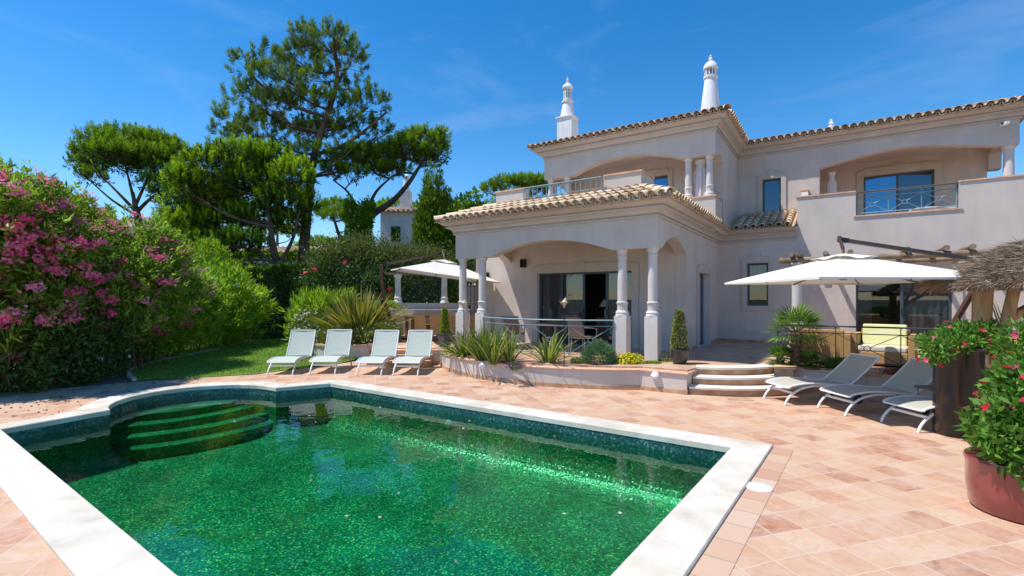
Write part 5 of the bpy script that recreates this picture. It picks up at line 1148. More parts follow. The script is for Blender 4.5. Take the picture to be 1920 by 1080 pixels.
# ================================================================== PLANTS
def PX(px, py, Y): return ((px - 960) / 925 * Y, Y, 1.85 - (py - 560) / 925 * Y)
def pblobs(L_, Y, depth=.8, jy=0):
    o = []
    for q in L_:
        px, py, rx, ry = q[:4]; y = Y + (q[4] if len(q) > 4 else random.uniform(-jy, jy)); c = PX(px, py, y); o.append((c, (rx / 925 * y, rx / 925 * y * depth, ry / 925 * y)))
    return o
def tufts(P, D, k, A, Ln, w, seed_t=None):
    n = len(P); Pr = np.repeat(P, k, 0); Dr = np.repeat(D, k, 0); u = RNG.random((n * k, 1))
    rad = unit(np.cross(Dr, rdir(n * k))); d = unit(Dr * (.55 + .6 * u) + rad * (1.0 - .45 * u))
    t = np.repeat(RNG.random(n) ** 1.5, k) * .5 + u[:, 0] * .45 + RNG.random(n * k) * .15 - .05  # tint rises along each tuft, painting in lit tips over darker bases
    Lr = Ln * (.7 + .5 * RNG.random(n * k))
    return leaves(Pr + Dr * A * u, d, Lr, w, 0), t
def pine(name, label, trunk, r0, blobs, nt_, k, A, Ln, w, m, bark='bark', up=.9, base_z=0, group=None, twigs=.35, extra=(), shell=.45, zlow=-.55, inner=0):
    P0 = Vector(trunk[0]); t = thing(name, label, 'tree', (P0.x, P0.y, 0), 0, group); off = Vector((P0.x, P0.y, 0))
    tp = smooth_path([Vector(p) - off for p in trunk], 5); nn_ = len(tp)
    tr = MB().tube(tp, [r0 * (1 - .8 * (i / (nn_ - 1)) ** 1.2) for i in range(nn_)], 12).ob('trunk', bark, t, 80)
    m_ = MB()
    for ex in extra:
        ep = smooth_path([Vector(p) - off for p in ex[0]], 5); m_.tube(ep, [ex[1] * (1 - .7 * i / (len(ep) - 1)) for i in range(len(ep))], 8)
    allp = [Vector(p) for p in tp]
    for ex in extra: allp += smooth_path([Vector(p) - off for p in ex[0]], 5)
    tips = []
    for c, r in blobs:
        c = Vector(c) - off; cand = [p for p in allp if p.z < c.z - .1] or allp[:1]
        s = min(cand, key=lambda p: (p - c).length + .8 * abs((c.z - p.z) - .5 * (Vector((p.x - c.x, p.y - c.y, 0))).length))
        mid = s.lerp(c, .5) + Vector((random.uniform(-.2, .2), random.uniform(-.2, .2), -.12 * (c - s).length)); L_ = (c - s).length
        pth = smooth_path([s, mid, c - Vector((0, 0, r[2] * .35))], 4); rb = min(r0 * .42, .03 + .018 * L_)
        m_.tube(pth, [rb * (1 - .6 * i / (len(pth) - 1)) for i in range(len(pth))], 6)
        tips.append((c - Vector((0, 0, r[2] * .35)), rb * .4, pth))
    C, Dd = blob_pts(blobs, nt_, shell, .1); C = C - np.array(off)
    bz = np.array([b[0][2] for b in blobs])
    keep = Dd[:, 2] > zlow; C, Dd = C[keep], Dd[keep]; nt2 = len(C)
    for i in np.nonzero(RNG.random(nt2) < twigs)[0]:
        c = Vector(C[i]); b = min(tips, key=lambda q: (q[0] - c).length); s = random.choice(b[2][len(b[2]) // 2:])
        m_.tube([s, s.lerp(c, .55) + Vector((0, 0, -.06)), c], [max(.012, b[1] * .6), .014, .008], 4, cap=False)
    m_.ob('branches', bark, t, 80)
    D = unit(Dd * .55 + RNG.normal(size=C.shape) * .22 + np.array([0, 0, up]))
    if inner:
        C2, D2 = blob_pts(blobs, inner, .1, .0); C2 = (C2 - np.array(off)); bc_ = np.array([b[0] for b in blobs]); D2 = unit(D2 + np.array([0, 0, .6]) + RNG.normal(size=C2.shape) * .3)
        V2, t2 = tufts(C2 * 1.0, D2, 14, .3, .22, .05); nmesh('inner_foliage', V2, 'pine_dark', t, tint=t2)  # darker needle copy, shade of the crown interior put into the colour
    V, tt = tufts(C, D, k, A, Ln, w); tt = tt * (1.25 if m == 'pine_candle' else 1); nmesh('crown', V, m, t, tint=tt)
    return t
leafm('pine_candle', [(.03, .06, .005), (.11, .20, .010), (.27, .43, .018), (.50, .62, .03)], .28, .7, .15)
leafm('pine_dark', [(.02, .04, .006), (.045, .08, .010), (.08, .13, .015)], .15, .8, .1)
def T(pts, Y): return [PX(p[0], p[1], Y + (p[2] if len(p) > 2 else 0)) for p in pts]
g = None
pine('tall_pine', 'tallest pine with a ragged dark green crown and one straight leaning trunk', [(-11.5, 27, 0)] + T([(568, 520), (572, 440), (580, 360), (590, 290), (612, 220), (632, 150), (625, 70)], 27), .33,
     pblobs([(625, 85, 45, 32), (582, 75, 35, 30), (655, 115, 34, 30), (560, 115, 45, 28), (505, 118, 38, 26), (465, 130, 28, 24), (530, 155, 50, 24), (610, 145, 40, 26), (668, 160, 26, 22), (470, 185, 45, 22), (445, 225, 38, 20), (425, 250, 22, 15), (510, 200, 45, 22), (570, 195, 45, 26), (630, 200, 45, 24), (690, 195, 34, 22), (725, 205, 20, 14), (500, 245, 50, 20), (560, 250, 40, 20), (615, 250, 48, 24), (672, 245, 44, 22), (708, 250, 28, 16), (455, 262, 36, 14), (640, 290, 42, 16), (560, 290, 46, 16), (600, 320, 34, 14), (520, 290, 40, 14), (680, 290, 26, 14)], 27, .85, 1.3),
     1150, 85, .46, .26, .024, 'pine_needle', up=.8, twigs=.55, shell=.35, inner=250)
pine('bushy_pine', 'low bushy pine with bright yellow green candles in front of the tall pine', [(-11.4, 25, 0)] + T([(528, 530), (518, 490), (510, 450), (505, 410), (490, 370)], 25), .26,
     pblobs([(450, 300, 62, 24), (395, 315, 52, 26), (345, 345, 36, 28), (505, 305, 46, 24), (548, 335, 40, 30), (470, 345, 60, 34), (400, 365, 58, 34), (335, 390, 34, 34), (530, 380, 48, 30), (570, 385, 24, 26), (355, 430, 44, 30), (420, 420, 60, 32), (490, 410, 50, 26), (385, 462, 60, 24), (450, 460, 50, 20), (545, 420, 34, 18), (318, 425, 24, 26), (345, 462, 34, 22), (400, 395, 50, 40)], 25, .9, 1.0),
     4600, 44, .48, .14, .028, 'pine_candle', up=1.8, twigs=.06, shell=.6, inner=2600, extra=[(T([(522, 500), (548, 450), (560, 400)], 25), .13), (T([(520, 500), (480, 470), (430, 462)], 24.5), .10), (T([(524, 505), (500, 488), (440, 488), (400, 480)], 24.3), .09)])
pine('stone_pine', 'round headed stone pine at the far left against the sky', [(-23.5, 31, 0)] + T([(262, 450), (258, 405), (252, 380), (250, 360)], 31), .30,
     pblobs([(245, 266, 58, 18), (195, 272, 42, 20), (295, 276, 44, 20), (158, 288, 24, 18), (325, 295, 28, 22), (215, 295, 50, 22), (270, 298, 50, 22), (178, 312, 34, 18), (300, 322, 38, 20), (240, 315, 34, 14), (342, 322, 18, 20), (148, 312, 16, 14), (328, 348, 24, 18), (172, 335, 26, 14), (285, 345, 26, 12), (305, 365, 24, 12)], 31, .9, 1.4),
     3000, 34, .42, .20, .03, 'pine_bright', up=1.3, twigs=.28, shell=.5, zlow=-.3, inner=700, extra=[(T([(258, 400), (225, 365), (190, 330)], 31), .13), (T([(256, 395), (245, 350), (235, 310)], 31), .12), (T([(256, 398), (285, 370), (320, 350)], 31), .13), (T([(254, 385), (272, 345), (285, 310)], 30.5), .11), (T([(258, 405), (210, 375), (165, 335)], 31.5), .10)])
pine('leaning_pine', 'stone pine with a curved leaning trunk right of the tall pine', [(-7.9, 28, 0)] + T([(676, 470), (680, 430), (700, 402), (735, 378), (765, 345), (785, 315), (800, 295)], 28), .27,
     pblobs([(790, 268, 36, 18), (820, 285, 20, 24), (755, 285, 40, 20), (800, 305, 30, 14), (725, 300, 36, 18), (700, 320, 34, 14), (650, 305, 30, 16), (630, 325, 26, 10), (680, 295, 34, 14), (740, 325, 34, 12), (825, 262, 14, 14), (665, 330, 26, 8)], 28, .9, .9),
     1700, 40, .42, .2, .028, 'pine_bright', inner=250, up=1.1, twigs=.4, shell=.4, zlow=-.4, bark='bark_dark', extra=[(T([(678, 450), (690, 395), (705, 360), (730, 335)], 28), .16), (T([(677, 440), (668, 390), (652, 360), (625, 338)], 28), .11)])
pine('young_pine', 'small rounded pine in the gap right of the tall trunk, above a tiled roof', [(-12.8, 36, 0)] + T([(640, 470), (632, 430), (622, 400)], 36), .22,
     pblobs([(630, 390, 28, 12), (605, 400, 20, 12), (655, 400, 26, 14), (625, 410, 34, 14), (660, 420, 18, 10)], 36, .9, .8), 620, 26, .34, .24, .035, 'pine_bright', up=1.1, twigs=.2, shell=.4)
pine('background_pine', 'flat topped pine rising behind the veranda roof', [(.5, 34, 0)] + T([(975, 450), (972, 400), (965, 370)], 34), .25,
     pblobs([(950, 350, 30, 12), (985, 346, 32, 12), (1018, 346, 26, 12), (925, 360, 24, 12), (1000, 362, 34, 12), (1035, 352, 20, 10)], 34, .9, .8), 800, 26, .34, .24, .035, 'pine_bright', up=1.2, twigs=.15, shell=.4)
for i, (px, py, Y, lb) in enumerate([(520, 432, 48, 'distant dark pine top seen behind the bushy pine'), (745, 388, 52, 'distant round pine just above the neighbour roof'), (600, 460, 50, 'distant pine left of the young pine near the white house')]):
    pine('distant_pine', lb, [PX(px, 560, Y)[:2] + (0,), PX(px, py + 25, Y), PX(px, py, Y)], .2, pblobs([(px, py, 34, 12), (px - 28, py + 8, 24, 10), (px + 30, py + 8, 24, 10)], Y, .8), 380, 22, .35, .3, .05, 'pine_bright', up=1.1, twigs=0, group='pines far behind the garden')
# ---- shrubs
leafm('leaf_hibiscus', [(.02, .05, .015), (.045, .10, .025), (.09, .16, .05), (.18, .26, .12)], .3, .35)
def shrub(name, label, cat, blobs, n, L0, W0, m, stems=True, core=None, group=None, rough=6, **k):
    c = np.mean([b[0] for b in blobs], axis=0); off = Vector((c[0], c[1], 0)); t = thing(name, label, cat, off, 0, group)
    bl = [((b[0][0] - off.x, b[0][1] - off.y, b[0][2]), b[1]) for b in blobs]
    bl0 = list(bl)
    for b in bl0:
        for _ in range(rough):
            d = Vector((random.gauss(0, 1), random.gauss(0, 1), random.gauss(.25, .8))).normalized(); f = random.uniform(.16, .34); e = random.uniform(.82, 1.02)
            bl.append((tuple(b[0][i] + d[i] * b[1][i] * e for i in range(3)), tuple(q * f for q in b[1])))
    foliage('foliage', bl, n, L0, W0, m, t, zmin=.03, **k)
    if stems:
        s = MB()
        for b in bl0:
            for _ in range(stems if isinstance(stems, int) and stems > 1 else 7):
                x, y = b[0][0] + random.uniform(-.5, .5) * b[1][0], b[0][1] + random.uniform(-.5, .5) * b[1][1]
                top = Vector((b[0][0] + random.uniform(-.7, .7) * b[1][0], b[0][1] + random.uniform(-.7, .7) * b[1][1], b[0][2] + random.uniform(0, .6) * b[1][2]))
                s.tube([(x * .7, y * .7, 0), ((x + top.x) / 2, (y + top.y) / 2, top.z * .45), top], [.022, .016, .008], 5, cap=False)
        s.ob('stems', 'stem', t, 80)
    return t, bl
def clusters(name, bl, n, per, cr, r, m, parent, lo=None, petals=4, up=.5, front=(-.0, -1, 0), shell=.95):
    C, D = blob_pts(bl, n * 5, shell, .05); f = np.array(front); sc = D @ f + .25 * RNG.random(len(D)); o_ = np.argsort(-sc)[:n * 3]; o_ = RNG.choice(o_, n, replace=False)
    C, D = C[o_], D[o_]; C = C + D * (.09 if petals == 4 else .015)
    P = np.repeat(C, per, 0) + RNG.normal(size=(n * per, 3)) * cr * np.array([1, 1, .6]); Dr = unit(np.repeat(D, per, 0) + RNG.normal(size=P.shape) * .5 + np.array([0, 0, up]))
    return flowers(name, P, Dr, r, m, parent, petals, tint=np.repeat(RNG.random(n), per) * .6 + .4 * RNG.random(n * per))
cw = np.array([.62, -.75, .25])
t, bl = shrub('pink_oleander', 'big oleander at the left edge covered in pink flower clusters', 'shrub', [((-10.9, 10.0, 3.15), (1.7, 1.3, 1.5)), ((-10.6, 9.9, 1.9), (1.5, 1.1, 1.4)), ((-12.2, 11.0, 3.2), (1.7, 1.4, 1.55)), ((-9.9, 10.6, 2.9), (1.1, 1.1, 1.25)), ((-10.6, 11.2, 3.6), (1.1, 1.0, .75))], 66000, .16, .042, 'leaf_oleander', clump=9, shell=.3, up=.25, out=.5, jit=.14, rough=9)
clusters('blossom', bl, 380, 26, .085, .036, 'petal_pink', t, front=cw); clusters('spent_blossom', bl, 100, 26, .08, .018, 'petal_spent', t, front=cw)
t, bl = shrub('pink_oleander', 'pink flowering oleander leaning over the lawn, second from the left', 'shrub', [((-10.3, 12.6, 2.6), (1.5, 1.5, 1.35)), ((-9.75, 13.2, 2.2), (1.25, 1.3, 1.3)), ((-10.5, 13.4, 1.5), (1.3, 1.3, 1.4)), ((-10.7, 12.0, 3.1), (1.0, 1.0, .9)), ((-9.5, 12.0, 1.9), (.9, .9, 1.1))], 48000, .15, .040, 'leaf_oleander', clump=9, shell=.3, up=.25, out=.5, jit=.14, rough=9, tb=.05)
clusters('blossom', bl, 150, 26, .085, .036, 'petal_pink', t, front=cw); clusters('spent_blossom', bl, 52, 24, .085, .019, 'petal_spent', t, front=cw)
t, bl = shrub('green_oleander', 'light green oleander hedge plant with a few white flowers behind the pink ones', 'shrub', [((-11.0, 15.6, 1.65), (1.3, 1.3, 1.25)), ((-11.2, 17.0, 1.6), (1.35, 1.3, 1.4)), ((-11.0, 15.2, .9), (1.1, 1.2, 1.0))], 26000, .20, .05, 'leaf_light', clump=9, shell=.35, up=.7, out=.5, jit=.15, rough=10)
clusters('white_blossom', bl, 9, 12, .05, .03, 'petal_white', t, front=cw)
t, bl = shrub('green_oleander', 'light green oleander at the far end of the shrub bed beside the dark hedge', 'shrub', [((-11.4, 18.9, 1.65), (1.45, 1.3, 1.4)), ((-11.5, 20.2, 1.4), (1.5, 1.3, 1.3)), ((-10.9, 18.6, 1.0), (1.0, 1.2, 1.1))], 22000, .21, .052, 'leaf_light', clump=9, shell=.35, up=.7, out=.5, jit=.15, rough=10)
clusters('white_blossom', bl, 10, 12, .06, .035, 'petal_white', t, front=cw)
t, bl = shrub('yellow_shrub', 'yellow green upright shrub top poking above the green oleanders', 'shrub', [((-13.2, 21.5, 3.4), (.8, .7, 1.1)), ((-12.6, 21.8, 2.4), (1.0, .8, 1.3))], 7000, .14, .05, 'leaf_hedge', clump=6, tb=.25, up=.9)
t, bl = shrub('low_shrub', 'dark leafy shrub with scattered white and pale pink flowers below the pink oleander', 'shrub', [((-10.0, 9.75, .75), (.9, .65, .85)), ((-9.6, 10.5, .8), (.75, .7, .85)), ((-9.5, 11.3, .75), (.65, .7, .8)), ((-10.8, 9.7, 1.0), (.9, .7, 1.1))], 15000, .10, .055, 'leaf_dark', shell=.35, up=.2, stems=12)
clusters('white_blossom', bl, 14, 2, .03, .055, 'petal_white', t, front=cw, petals=5, shell=1.0); clusters('pink_blossom', bl, 7, 1, .02, .04, 'petal_pink', t, front=cw, petals=5, shell=1.0)
t, bl = shrub('low_shrub', 'low dark shrub at the foot of the leaning pink oleander', 'shrub', [((-10.5, 12.6, .7), (.9, .8, .8)), ((-10.8, 13.9, .7), (.8, .8, .8))], 8000, .11, .05, 'leaf_dark', shell=.3, up=.2, stems=10, tb=.1)
t = thing('iris_clump', 'dark green sword leaved clump at the left edge under the oleander', 'plant', (-9.75, 9.55, 0)); straps('leaf_clump', (0, 0, .75), 70, (.6, 1.2), .035, 'leaf_oleander', t, 1.2)
# bed fence of thin posts
t = thing('wire_fence', 'low green wire fence on thin posts along the back of the shrub bed', 'fence', (-10.9, 13.5, 0)); m = MB()
for i in range(9): m.tube([(-.15 * i, 1.1 * i, 0), (-.15 * i, 1.1 * i, 1.3)], .018, 6)
m.ob('posts', 'log', t); m = MB()
for z in (.25, .6, .95, 1.25): m.tube([(0, 0, z), (-1.2, 8.8, z)], .005, 4)
m.ob('wires', 'grey_metal', t)
def hedge_box(name, label, x0, x1, y0, y1, h, n, L0, W0, m, rz=0, front_only=True, tb=0, z0=0):
    cx, cy = (x0 + x1) / 2, (y0 + y1) / 2; t = thing(name, label, 'hedge', (cx, cy, 0)); w, d = x1 - x0, y1 - y0
    P = np.stack([RNG.uniform(-w / 2, w / 2, n), RNG.uniform(-d / 2, d / 2, n), RNG.uniform(z0, h, n)], 1)
    D = np.stack([P[:, 0] / w * 1.2, -np.ones(n) * .7, (P[:, 2] / h) ** 3 * 2], 1)
    f = RNG.random(n); a = f < .5; P[a, 1] = -d / 2 + .35 * RNG.random(a.sum()) ** 2; b = (f >= .5) & (f < .8); P[b, 2] = h - .35 * RNG.random(b.sum()) ** 2
    P[:, 2] += .10 * np.sin(P[:, 0] * 2.1) + .08 * np.sin(P[:, 0] * 5.3 + 1) ; P[:, 1] += .15 * np.sin(P[:, 0] * 2.7)
    D = unit(unit(D) + rdir(n) * .8); nmesh('foliage', leaves(P, D, L0 * (.6 + .8 * RNG.random(n)), W0, .15), m, t, tint=RNG.random(n) * .8 + tb)
    s = MB(); 
    for i in range(int(w / .5)): s.tube([(-w / 2 + .25 + .5 * i, 0, 0), (-w / 2 + .3 + .5 * i, .05, h * .8)], .03, 5, cap=False)
    s.ob('stems', 'stem', t)
    return t
hedge_box('clipped_hedge', 'dark clipped hedge closing the far end of the lawn', -13.5, -8.2, 22.6, 24.3, 3.35, 26000, .13, .07, 'leaf_dark', tb=.1)
hedge_box('clipped_hedge', 'bright topped clipped hedge further back behind the pine trunks', -20, -6.0, 29, 30.6, 4.6, 26000, .17, .10, 'leaf_hedge')
hedge_box('boundary_hedge', 'tall green boundary hedge far left behind the oleanders', -30, -16, 24, 27, 4.6, 20000, .22, .13, 'leaf_hedge')
t, bl = shrub('strap_shrub', 'bright green willowy shrub with orange flowers left of the sword leaved plant', 'shrub', [((-7.7, 18.9, 1.25), (.65, .7, .85)), ((-7.1, 18.7, 1.3), (.6, .6, .8)), ((-7.9, 18.5, .7), (.5, .5, .6)), ((-6.6, 18.9, 1.45), (.6, .5, .7))], 8000, .26, .045, 'leaf_light', clump=8, up=.9, shell=.3, out=.5, jit=.16, rough=8)
clusters('orange_blossom', bl, 9, 4, .04, .06, 'petal_orange', t, front=np.array([.4, -.9, 0]), petals=5)
t, bl = shrub('buff_flowered_shrub', 'rounded grey shrub with buff papery flowers left of the round bed', 'shrub', [((-6.75, 16.4, .85), (.55, .55, .65)), ((-6.55, 15.9, .5), (.5, .45, .5))], 6000, .07, .025, 'leaf_dark', shell=.4, tb=.2)
clusters('buff_blossom', bl, 120, 3, .05, .035, 'petal_buff', t, front=np.array([0, -1, .3]), petals=5)
t = thing('flax_plant', 'huge clump of upright olive sword leaves rising from the round bed', 'plant', (-5.15, 16.7, .4)); straps('leaf_clump', (0, 0, 0), 420, (1.3, 2.1), .075, 'leaf_phormium', t, 1.1, base=.35, droop=.22, tb=.1)
t, bl = shrub('meadow_perennials', 'loose yellow green perennials with tiny white flowers spilling over the round bed', 'plant', [((-5.4, 15.55, .62), (.8, .35, .34)), ((-4.5, 15.7, .68), (.6, .5, .36)), ((-5.9, 16.0, .62), (.4, .4, .3)), ((-4.3, 16.3, .68), (.4, .4, .3))], 10000, .12, .014, 'leaf_strap', up=1.2, shell=.1, stems=False, tb=.15)
clusters('tiny_blossom', bl, 150, 1, .03, .026, 'petal_white', t, front=np.array([0, -.6, .8]), petals=5, shell=1.1)
t, bl = shrub('airy_grass', 'airy grass with pale seed heads right of the round bed', 'plant', [((-3.95, 15.9, .68), (.4, .4, .3))], 2600, .20, .01, 'leaf_strap', up=1.4, shell=.1, stems=False)
clusters('seed_heads', bl, 90, 2, .03, .022, 'petal_buff', t, front=np.array([0, -.6, .8]), petals=4, shell=1.15)
# hibiscus shrub and its neighbours behind the dining corner
t, bl = shrub('hibiscus_shrub', 'large loose shrub with bronze tips and a few red flowers behind the round bed', 'shrub', [((-8.2, 22.2, 2.2), (1.3, 1.0, 1.9)), ((-6.7, 22.2, 2.7), (1.5, 1.1, 1.7)), ((-5.2, 22.0, 2.5), (1.5, 1.1, 1.6)), ((-3.7, 22.0, 2.3), (1.4, 1.0, 1.6)), ((-6.2, 21.6, 1.5), (1.9, .8, 1.4)), ((-7.4, 22.4, 4.0), (.7, .6, .8))], 34000, .11, .065, 'leaf_hibiscus', shell=.35, jit=.15, tb=.05)
foliage('bronze_tips', [((b[0][0], b[0][1], b[0][2] + b[1][2] * .75), (b[1][0] * .85, b[1][1] * .8, b[1][2] * .5)) for b in bl[:4]], 14000, .10, .05, 'leaf_bronze', t, shell=.2, up=.6, jit=.25)
clusters('red_blossom', bl, 9, 2, .03, .11, 'petal_red', t, front=np.array([.1, -1, 0]), petals=5, shell=1.05)
t, bl = shrub('glossy_shrub', 'dark glossy shrub filling the wall behind the kitchen columns', 'shrub', [((-3.6, 21.4, 1.6), (1.9, .6, 1.5)), ((-1.7, 21.6, 2.2), (1.5, .8, 2.0)), ((-1.0, 22.4, 3.6), (1.3, .8, 1.5))], 18000, .10, .05, 'leaf_dark', shell=.5)
t, bl = shrub('cypress_tree', 'dense upright cypress left of the villa roof', 'tree', [((-3.9, 24.5, 6.3), (.62, .5, 2.3)), ((-3.75, 24.4, 4.6), (1.0, .7, 2.4)), ((-4.0, 24.3, 5.4), (.85, .6, 1.9)), ((-3.3, 24.4, 4.9), (.75, .6, 1.8)), ((-4.3, 24.3, 4.4), (.6, .6, 2.1)), ((-3.1, 24.4, 3.9), (.75, .7, 1.9)), ((-3.6, 24.2, 2.8), (1.3, .8, 2.0)), ((-2.6, 24.4, 3.2), (.7, .6, 1.7)), ((-3.35, 24.5, 5.6), (.4, .4, 1.7))], 52000, .17, .05, 'leaf_cypress', clump=8, shell=.5, up=1.2, jit=.05)
t, bl = shrub('broadleaf_tree', 'lush light green tree crown above the left end of the veranda roof', 'tree', [((-3.0, 27.3, 5.7), (1.3, 1.1, 1.6)), ((-2.1, 27.5, 6.0), (1.4, 1.2, 1.5)), ((-.5, 28, 6.2), (1.6, 1.2, 1.4)), ((1.0, 28.5, 6.3), (1.4, 1.2, 1.3)), ((-1.2, 27, 4.6), (2.2, 1.2, 1.6)), ((2.2, 29, 6.5), (1.2, 1.0, 1.2))], 26000, .17, .10, 'leaf_hedge', shell=.5, clump=5)
t, bl = shrub('ivy', 'ivy climbing over the foot of the leaning pine', 'climber', [(PX(680, 425, 27.6), (.5, .5, 1.5)), (PX(690, 400, 27.7), (.35, .4, .9)), (PX(655, 395, 27.7), (.25, .3, .9)), (PX(670, 450, 27.5), (.8, .6, .9))], 9000, .13, .09, 'leaf_hedge', shell=.3, stems=False)
t = thing('cycad', 'small palm with arching yellow green fronds behind the parasol mast', 'palm', (-4.75, 18.0, .4)); MB().tube([(0, 0, 0), (.05, 0, 1.1)], [.12, .10], 10).ob('trunk', 'bark', t, 60)
q = []; tt = []
for k in range(38):
    a = random.uniform(0, 2 * PI); Lf = random.uniform(.6, .85); e = random.uniform(.35, 1.2); h = np.array([math.cos(a), math.sin(a), 0]); s_ = np.array([-math.sin(a), math.cos(a), 0]); nl = 26
    u = np.linspace(.12, 1, nl)[:, None]; sp_ = np.array([.05, 0, 1.15]) + h * (Lf * math.cos(e) * u * (1 + .3 * u)) + np.array([0, 0, 1]) * (Lf * math.sin(e) * u - .75 * Lf * u ** 2.2)
    for sg in (-1, 1):
        D = unit(s_ * sg + h * .7 + np.array([0, 0, -.15]) + RNG.normal(size=(nl, 3)) * .08); q.append(leaves(sp_, D, .20 * np.sin(np.linspace(.4, 2.9, nl)) + .05, .018, 0)); tt.append(np.full(nl, random.uniform(.45, 1)))
nmesh('fronds', np.concatenate(q), 'leaf_palm', t, tint=np.concatenate(tt))
# fan palms on the right bed
def fan_palm(label, x, y, z, th, n, Lf, Rf, tr, grp):
    t = thing('fan_palm', label, 'palm', (x, y, z), 0, grp)
    m = MB(); kk = 14
    if th > .1: m.tube([(0, 0, th * i / kk) for i in range(kk + 1)], [tr * (1.15 if i % 2 else .9) for i in range(kk + 1)], 12); m.ob('trunk', 'bark', t, 20)
    q = []; tt = []; pm = MB()
    for k in range(n):
        a = 2.4 * k + random.uniform(-.3, .3); e = 1.25 - 1.7 * (k / n) + random.uniform(-.1, .1); h = np.array([math.cos(a), math.sin(a), 0]); s_ = np.array([-math.sin(a), math.cos(a), 0]); upv = np.array([0, 0, 1.])
        d = h * math.cos(e) + upv * math.sin(e); c0 = np.array([0, 0, th]); c1 = c0 + d * Lf * random.uniform(.8, 1.1); nrm = np.cross(s_, d)
        pm.tube([c0, c1], [.010, .006], 4, cap=False); nb_ = 17; tint = random.random()
        for b in range(nb_):
            f = (b / (nb_ - 1) - .5) * 2.9; dd_ = unit(d * math.cos(f) + s_ * math.sin(f) - nrm * .12 - upv * .10 + RNG.normal(size=3) * .04); L_ = Rf * (1 - .12 * abs(f)); w2 = np.cross(dd_, nrm); w2 = w2 / np.linalg.norm(w2)
            p0, p1, p2 = c1, c1 + dd_ * L_ * .55, c1 + dd_ * L_ - upv * L_ * .14
            q.append([p0, p1 - w2 * .014, p1 + w2 * .014, p0 + .001]); q.append([p1 - w2 * .014, p2, p2 + .001, p1 + w2 * .014]); tt += [tint * .7 + .3 * random.random()] * 2
    nmesh('fronds', np.array(q, dtype=float), 'leaf_palm', t, tint=np.array(tt)); pm.ob('petioles', 'stem', t)
    return t
x, y, _ = W(2.62, .93); fan_palm('fan palm with a short brown trunk in the bed right of the steps', x, y, .41, .74, 30, .30, .46, .11, 'fan palms in the bed by the steps')
x, y, _ = W(2.35, .93); fan_palm('low stemless fan palm at the foot of the taller one, left side', x, y, .41, .16, 22, .16, .26, .06, 'fan palms in the bed by the steps')
x, y, _ = W(2.85, .90); fan_palm('low stemless fan palm at the foot of the taller one, right side', x, y, .41, .14, 16, .12, .22, .06, 'fan palms in the bed by the steps')
x, y, _ = W(3.35, .95); t, bl = shrub('green_cushion', 'low dark green cushion plant under the railing', 'plant', [((x, y, .50), (.24, .18, .13))], 2200, .06, .02, 'leaf_dark', stems=False, tb=.3)
x, y, _ = W(4.5, .95); t, bl = shrub('red_leaf_groundcover', 'low reddish ground cover under the railing behind the loungers', 'plant', [((x, y, .46), (.6, .15, .06)), ((x + 1, y - .5, .46), (.5, .15, .06))], 2500, .05, .02, 'petal_spent', stems=False)
# planter plants
def clump(label, px, py, n, L_, w, spread=1.0, m='leaf_strap', z=.38, **k):
    x, y, _ = onz(px, py, z); x, y = x * (1 + .56 / y), y + .56; L_ = (L_[0] * 1.2, L_[1] * 1.22); t = thing('strap_plant', label, 'plant', (x, y, z), 0, 'strap leaved plants in the planter'); straps('leaf_clump', (0, 0, 0), n, L_, w, m, t, spread, **k); return t
clump('wide arching strap leaved clump at the left end of the bowed planter', 868, 676, 110, (.45, .75), .045, 1.25, base=.15)
clump('tall upright strap leaved clump second from the left in the bowed planter', 905, 684, 120, (.5, .95), .04, .75, base=.14, droop=.3, tb=-.1)
clump('upright strap leaved clump in front of the balustrade left post', 924, 690, 60, (.5, .85), .038, .8, base=.1, droop=.3)
clump('loose strap leaved clump with spreading leaves left of the brass torch', 955, 690, 46, (.45, .85), .042, .95, base=.08, droop=.3)
clump('broad yellow green strap leaved clump right beside the brass torch', 1030, 692, 80, (.45, .8), .045, 1.05, base=.12, droop=.35, tb=.12)
clump('small grassy tuft beside the black pot at the end of the planter', 1248, 690, 55, (.18, .34), .016, 1.2, base=.07, tb=.1)
clump('small light green tuft at the left corner beside the grey pot', 840, 668, 60, (.18, .3), .02, 1.3, base=.1, tb=.15)
def dome(name, label, px, py, r, h, n, L0, W0, m, z=.38, **k):
    x, y, _ = onz(px, py, z); x, y = x * (1 + .25 / y), y + .25; return shrub(name, label, 'plant', [((x, y, z + h * .35), (r, r * .8, h * .65))], n, L0, W0, m, stems=False, **k)
dome('lavender_bush', 'rounded grey green bush in the bowed planter left of the yellow flowers', 1122, 690, .36, .50, 9000, .08, .010, 'leaf_lavender', up=.7, shell=.5, out=1.2, jit=.06)
t, bl = dome('yellow_flowers', 'mound of yellow flowers at the right end of the bowed planter', 1180, 690, .30, .26, 3000, .05, .014, 'leaf_light', shell=.3)
clusters('blossom', bl, 330, 1, .02, .026, 'petal_yellow', t, front=np.array([0, -.5, .6]), petals=5, shell=1.05)
dome('pale_succulent', 'small pale green succulent cushion left of the rounded bush', 1082, 690, .14, .18, 1500, .05, .016, 'leaf_variegated', shell=.4)
dome('low_groundcover', 'pale green ground cover between the yellow flowers and the column', 1222, 690, .22, .10, 1800, .04, .014, 'leaf_hedge', shell=.3)
t, bl = dome('purple_flowers', 'tiny purple flowers on the rim of the bowed planter', 965, 694, .16, .12, 500, .04, .016, 'leaf_dark', shell=.3)
clusters('blossom', bl, 40, 1, .02, .024, 'petal_purple', t, front=np.array([0, -.6, .6]), petals=5, shell=1.05)
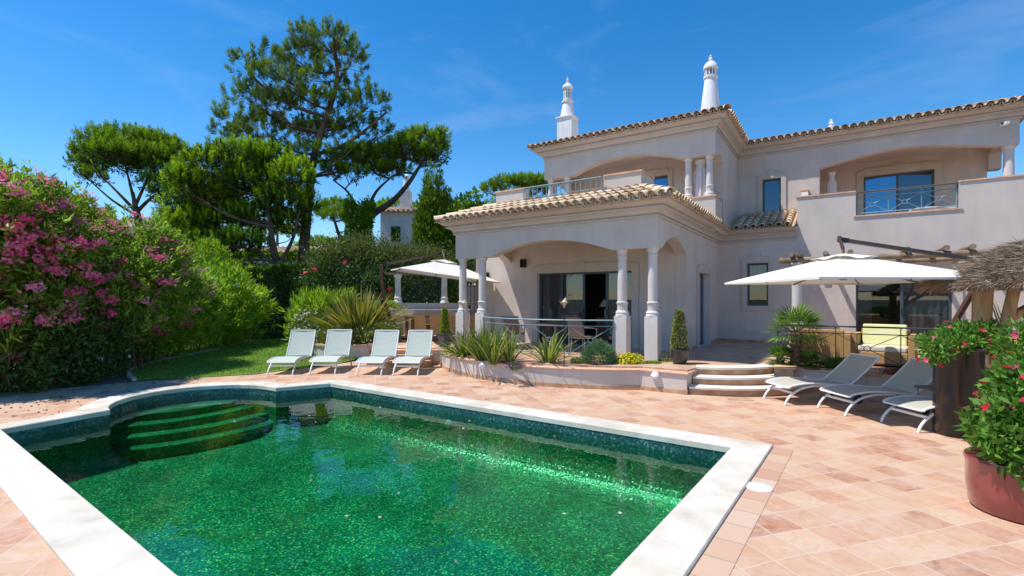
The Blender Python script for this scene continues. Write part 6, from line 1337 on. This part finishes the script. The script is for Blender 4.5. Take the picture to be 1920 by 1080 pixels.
# topiary cones in their pots
def cone(label, x, y, z, h, r0, r1, n, m, grp='clipped topiary cones'):
    t = thing('topiary', label, 'plant', (x, y, z), 0, grp); u = RNG.random(n); a = RNG.random(n) * 2 * PI; rr_ = (r0 + (r1 - r0) * u) * (1 + .12 * np.sin(u * 17 + a)) * (.75 + .25 * RNG.random(n))
    P = np.stack([np.cos(a) * rr_, np.sin(a) * rr_, u * h], 1); D = unit(np.stack([np.cos(a), np.sin(a), 0 * a + .4], 1) + rdir(n) * .7); nmesh('foliage', leaves(P, D, .03 + .035 * RNG.random(n), .026, .1), m, t); MB().tube([(0, 0, -.08), (0, 0, h * .9)], [.02, .008], 6).ob('stem', 'stem', t); return t
x, y, _ = W(.50, -.10); cone('variegated clipped cone growing in the black glazed pot', x, y, .73, .86, .175, .06, 4200, 'leaf_variegated')
cone('slim clipped cone growing in the dark grey square pot', -1.92, 14.1, .84, .72, .13, .04, 2200, 'leaf_hedge')
# mandevilla on the right
def vine(label, blobs, n, nf, L0=.085, front=(-.7, -.7, .1), fr=.042, ls=.35):
    t, bl = shrub('flowering_vine', label, 'climber', blobs, n, L0, L0 * .5, 'leaf_vine', stems=False, shell=ls, up=.25, group='red flowering vines'); clusters('blossom', bl, nf, 1, .03, fr, 'petal_red', t, front=np.array(front), petals=5, shell=.98); return t
vine('red flowering vine spilling over the oxblood pot', [((4.35, 4.22, .74), (.32, .34, .26)), ((4.55, 4.35, 1.0), (.26, .3, .26)), ((4.06, 4.12, .66), (.14, .16, .15)), ((4.22, 3.95, .44), (.14, .10, .13)), ((4.42, 3.88, .42), (.16, .10, .14)), ((4.08, 4.06, .54), (.10, .1, .11)), ((4.22, 4.1, .86), (.16, .2, .16))], 4600, 64)
vine('pink flowered vine trailing left out of the tall black pot', [((5.85, 6.65, 1.27), (.30, .28, .12)), ((5.55, 6.45, 1.16), (.17, .18, .17)), ((6.15, 6.75, 1.36), (.26, .25, .14))], 2400, 22, .07)
vine('dark flowering vine climbing the timber post', [((6.66, 6.95, 1.28), (.17, .2, .24))], 700, 5, .075)
vine('red flowering vine along the right frame edge beyond the red pot', [((6.10, 5.85, 1.28), (.17, .4, .32)), ((5.92, 5.7, .95), (.16, .3, .24))], 1300, 14, .085)
t = thing('sword_plant', 'yellow green sword leaved plant behind the timber post', 'plant', (8.5, 8.2, .3)); straps('leaf_clump', (0, 0, 0), 60, (1.0, 1.9), .06, 'leaf_phormium', t, 1.1, base=.15, tb=.25)
# fallen petals and leaves
n = 260; P = np.stack([RNG.uniform(-9.4, -6.4, n), RNG.uniform(7.6, 11.0, n), np.full(n, .006)], 1)
P = P[~in_poly(P, pool_out) & in_poly(P, pav)]
D = unit(RNG.normal(size=P.shape) * np.array([1, 1, .12])); tag(nmesh('fallen_petals', leaves(P, D, .05, .035, .1), 'petal_spent'), kind='stuff')
n = 34; P = np.stack([RNG.uniform(-4.6, 1.8, n), RNG.uniform(3.2, 9.4, n), np.full(n, ZW + .006)], 1); P = P[in_poly(P, offset(pool_in, -.1))]
D = unit(RNG.normal(size=P.shape) * np.array([1, 1, .05])); tag(nmesh('floating_petals', leaves(P, D, .045, .035, .1), 'petal_buff'), kind='stuff')
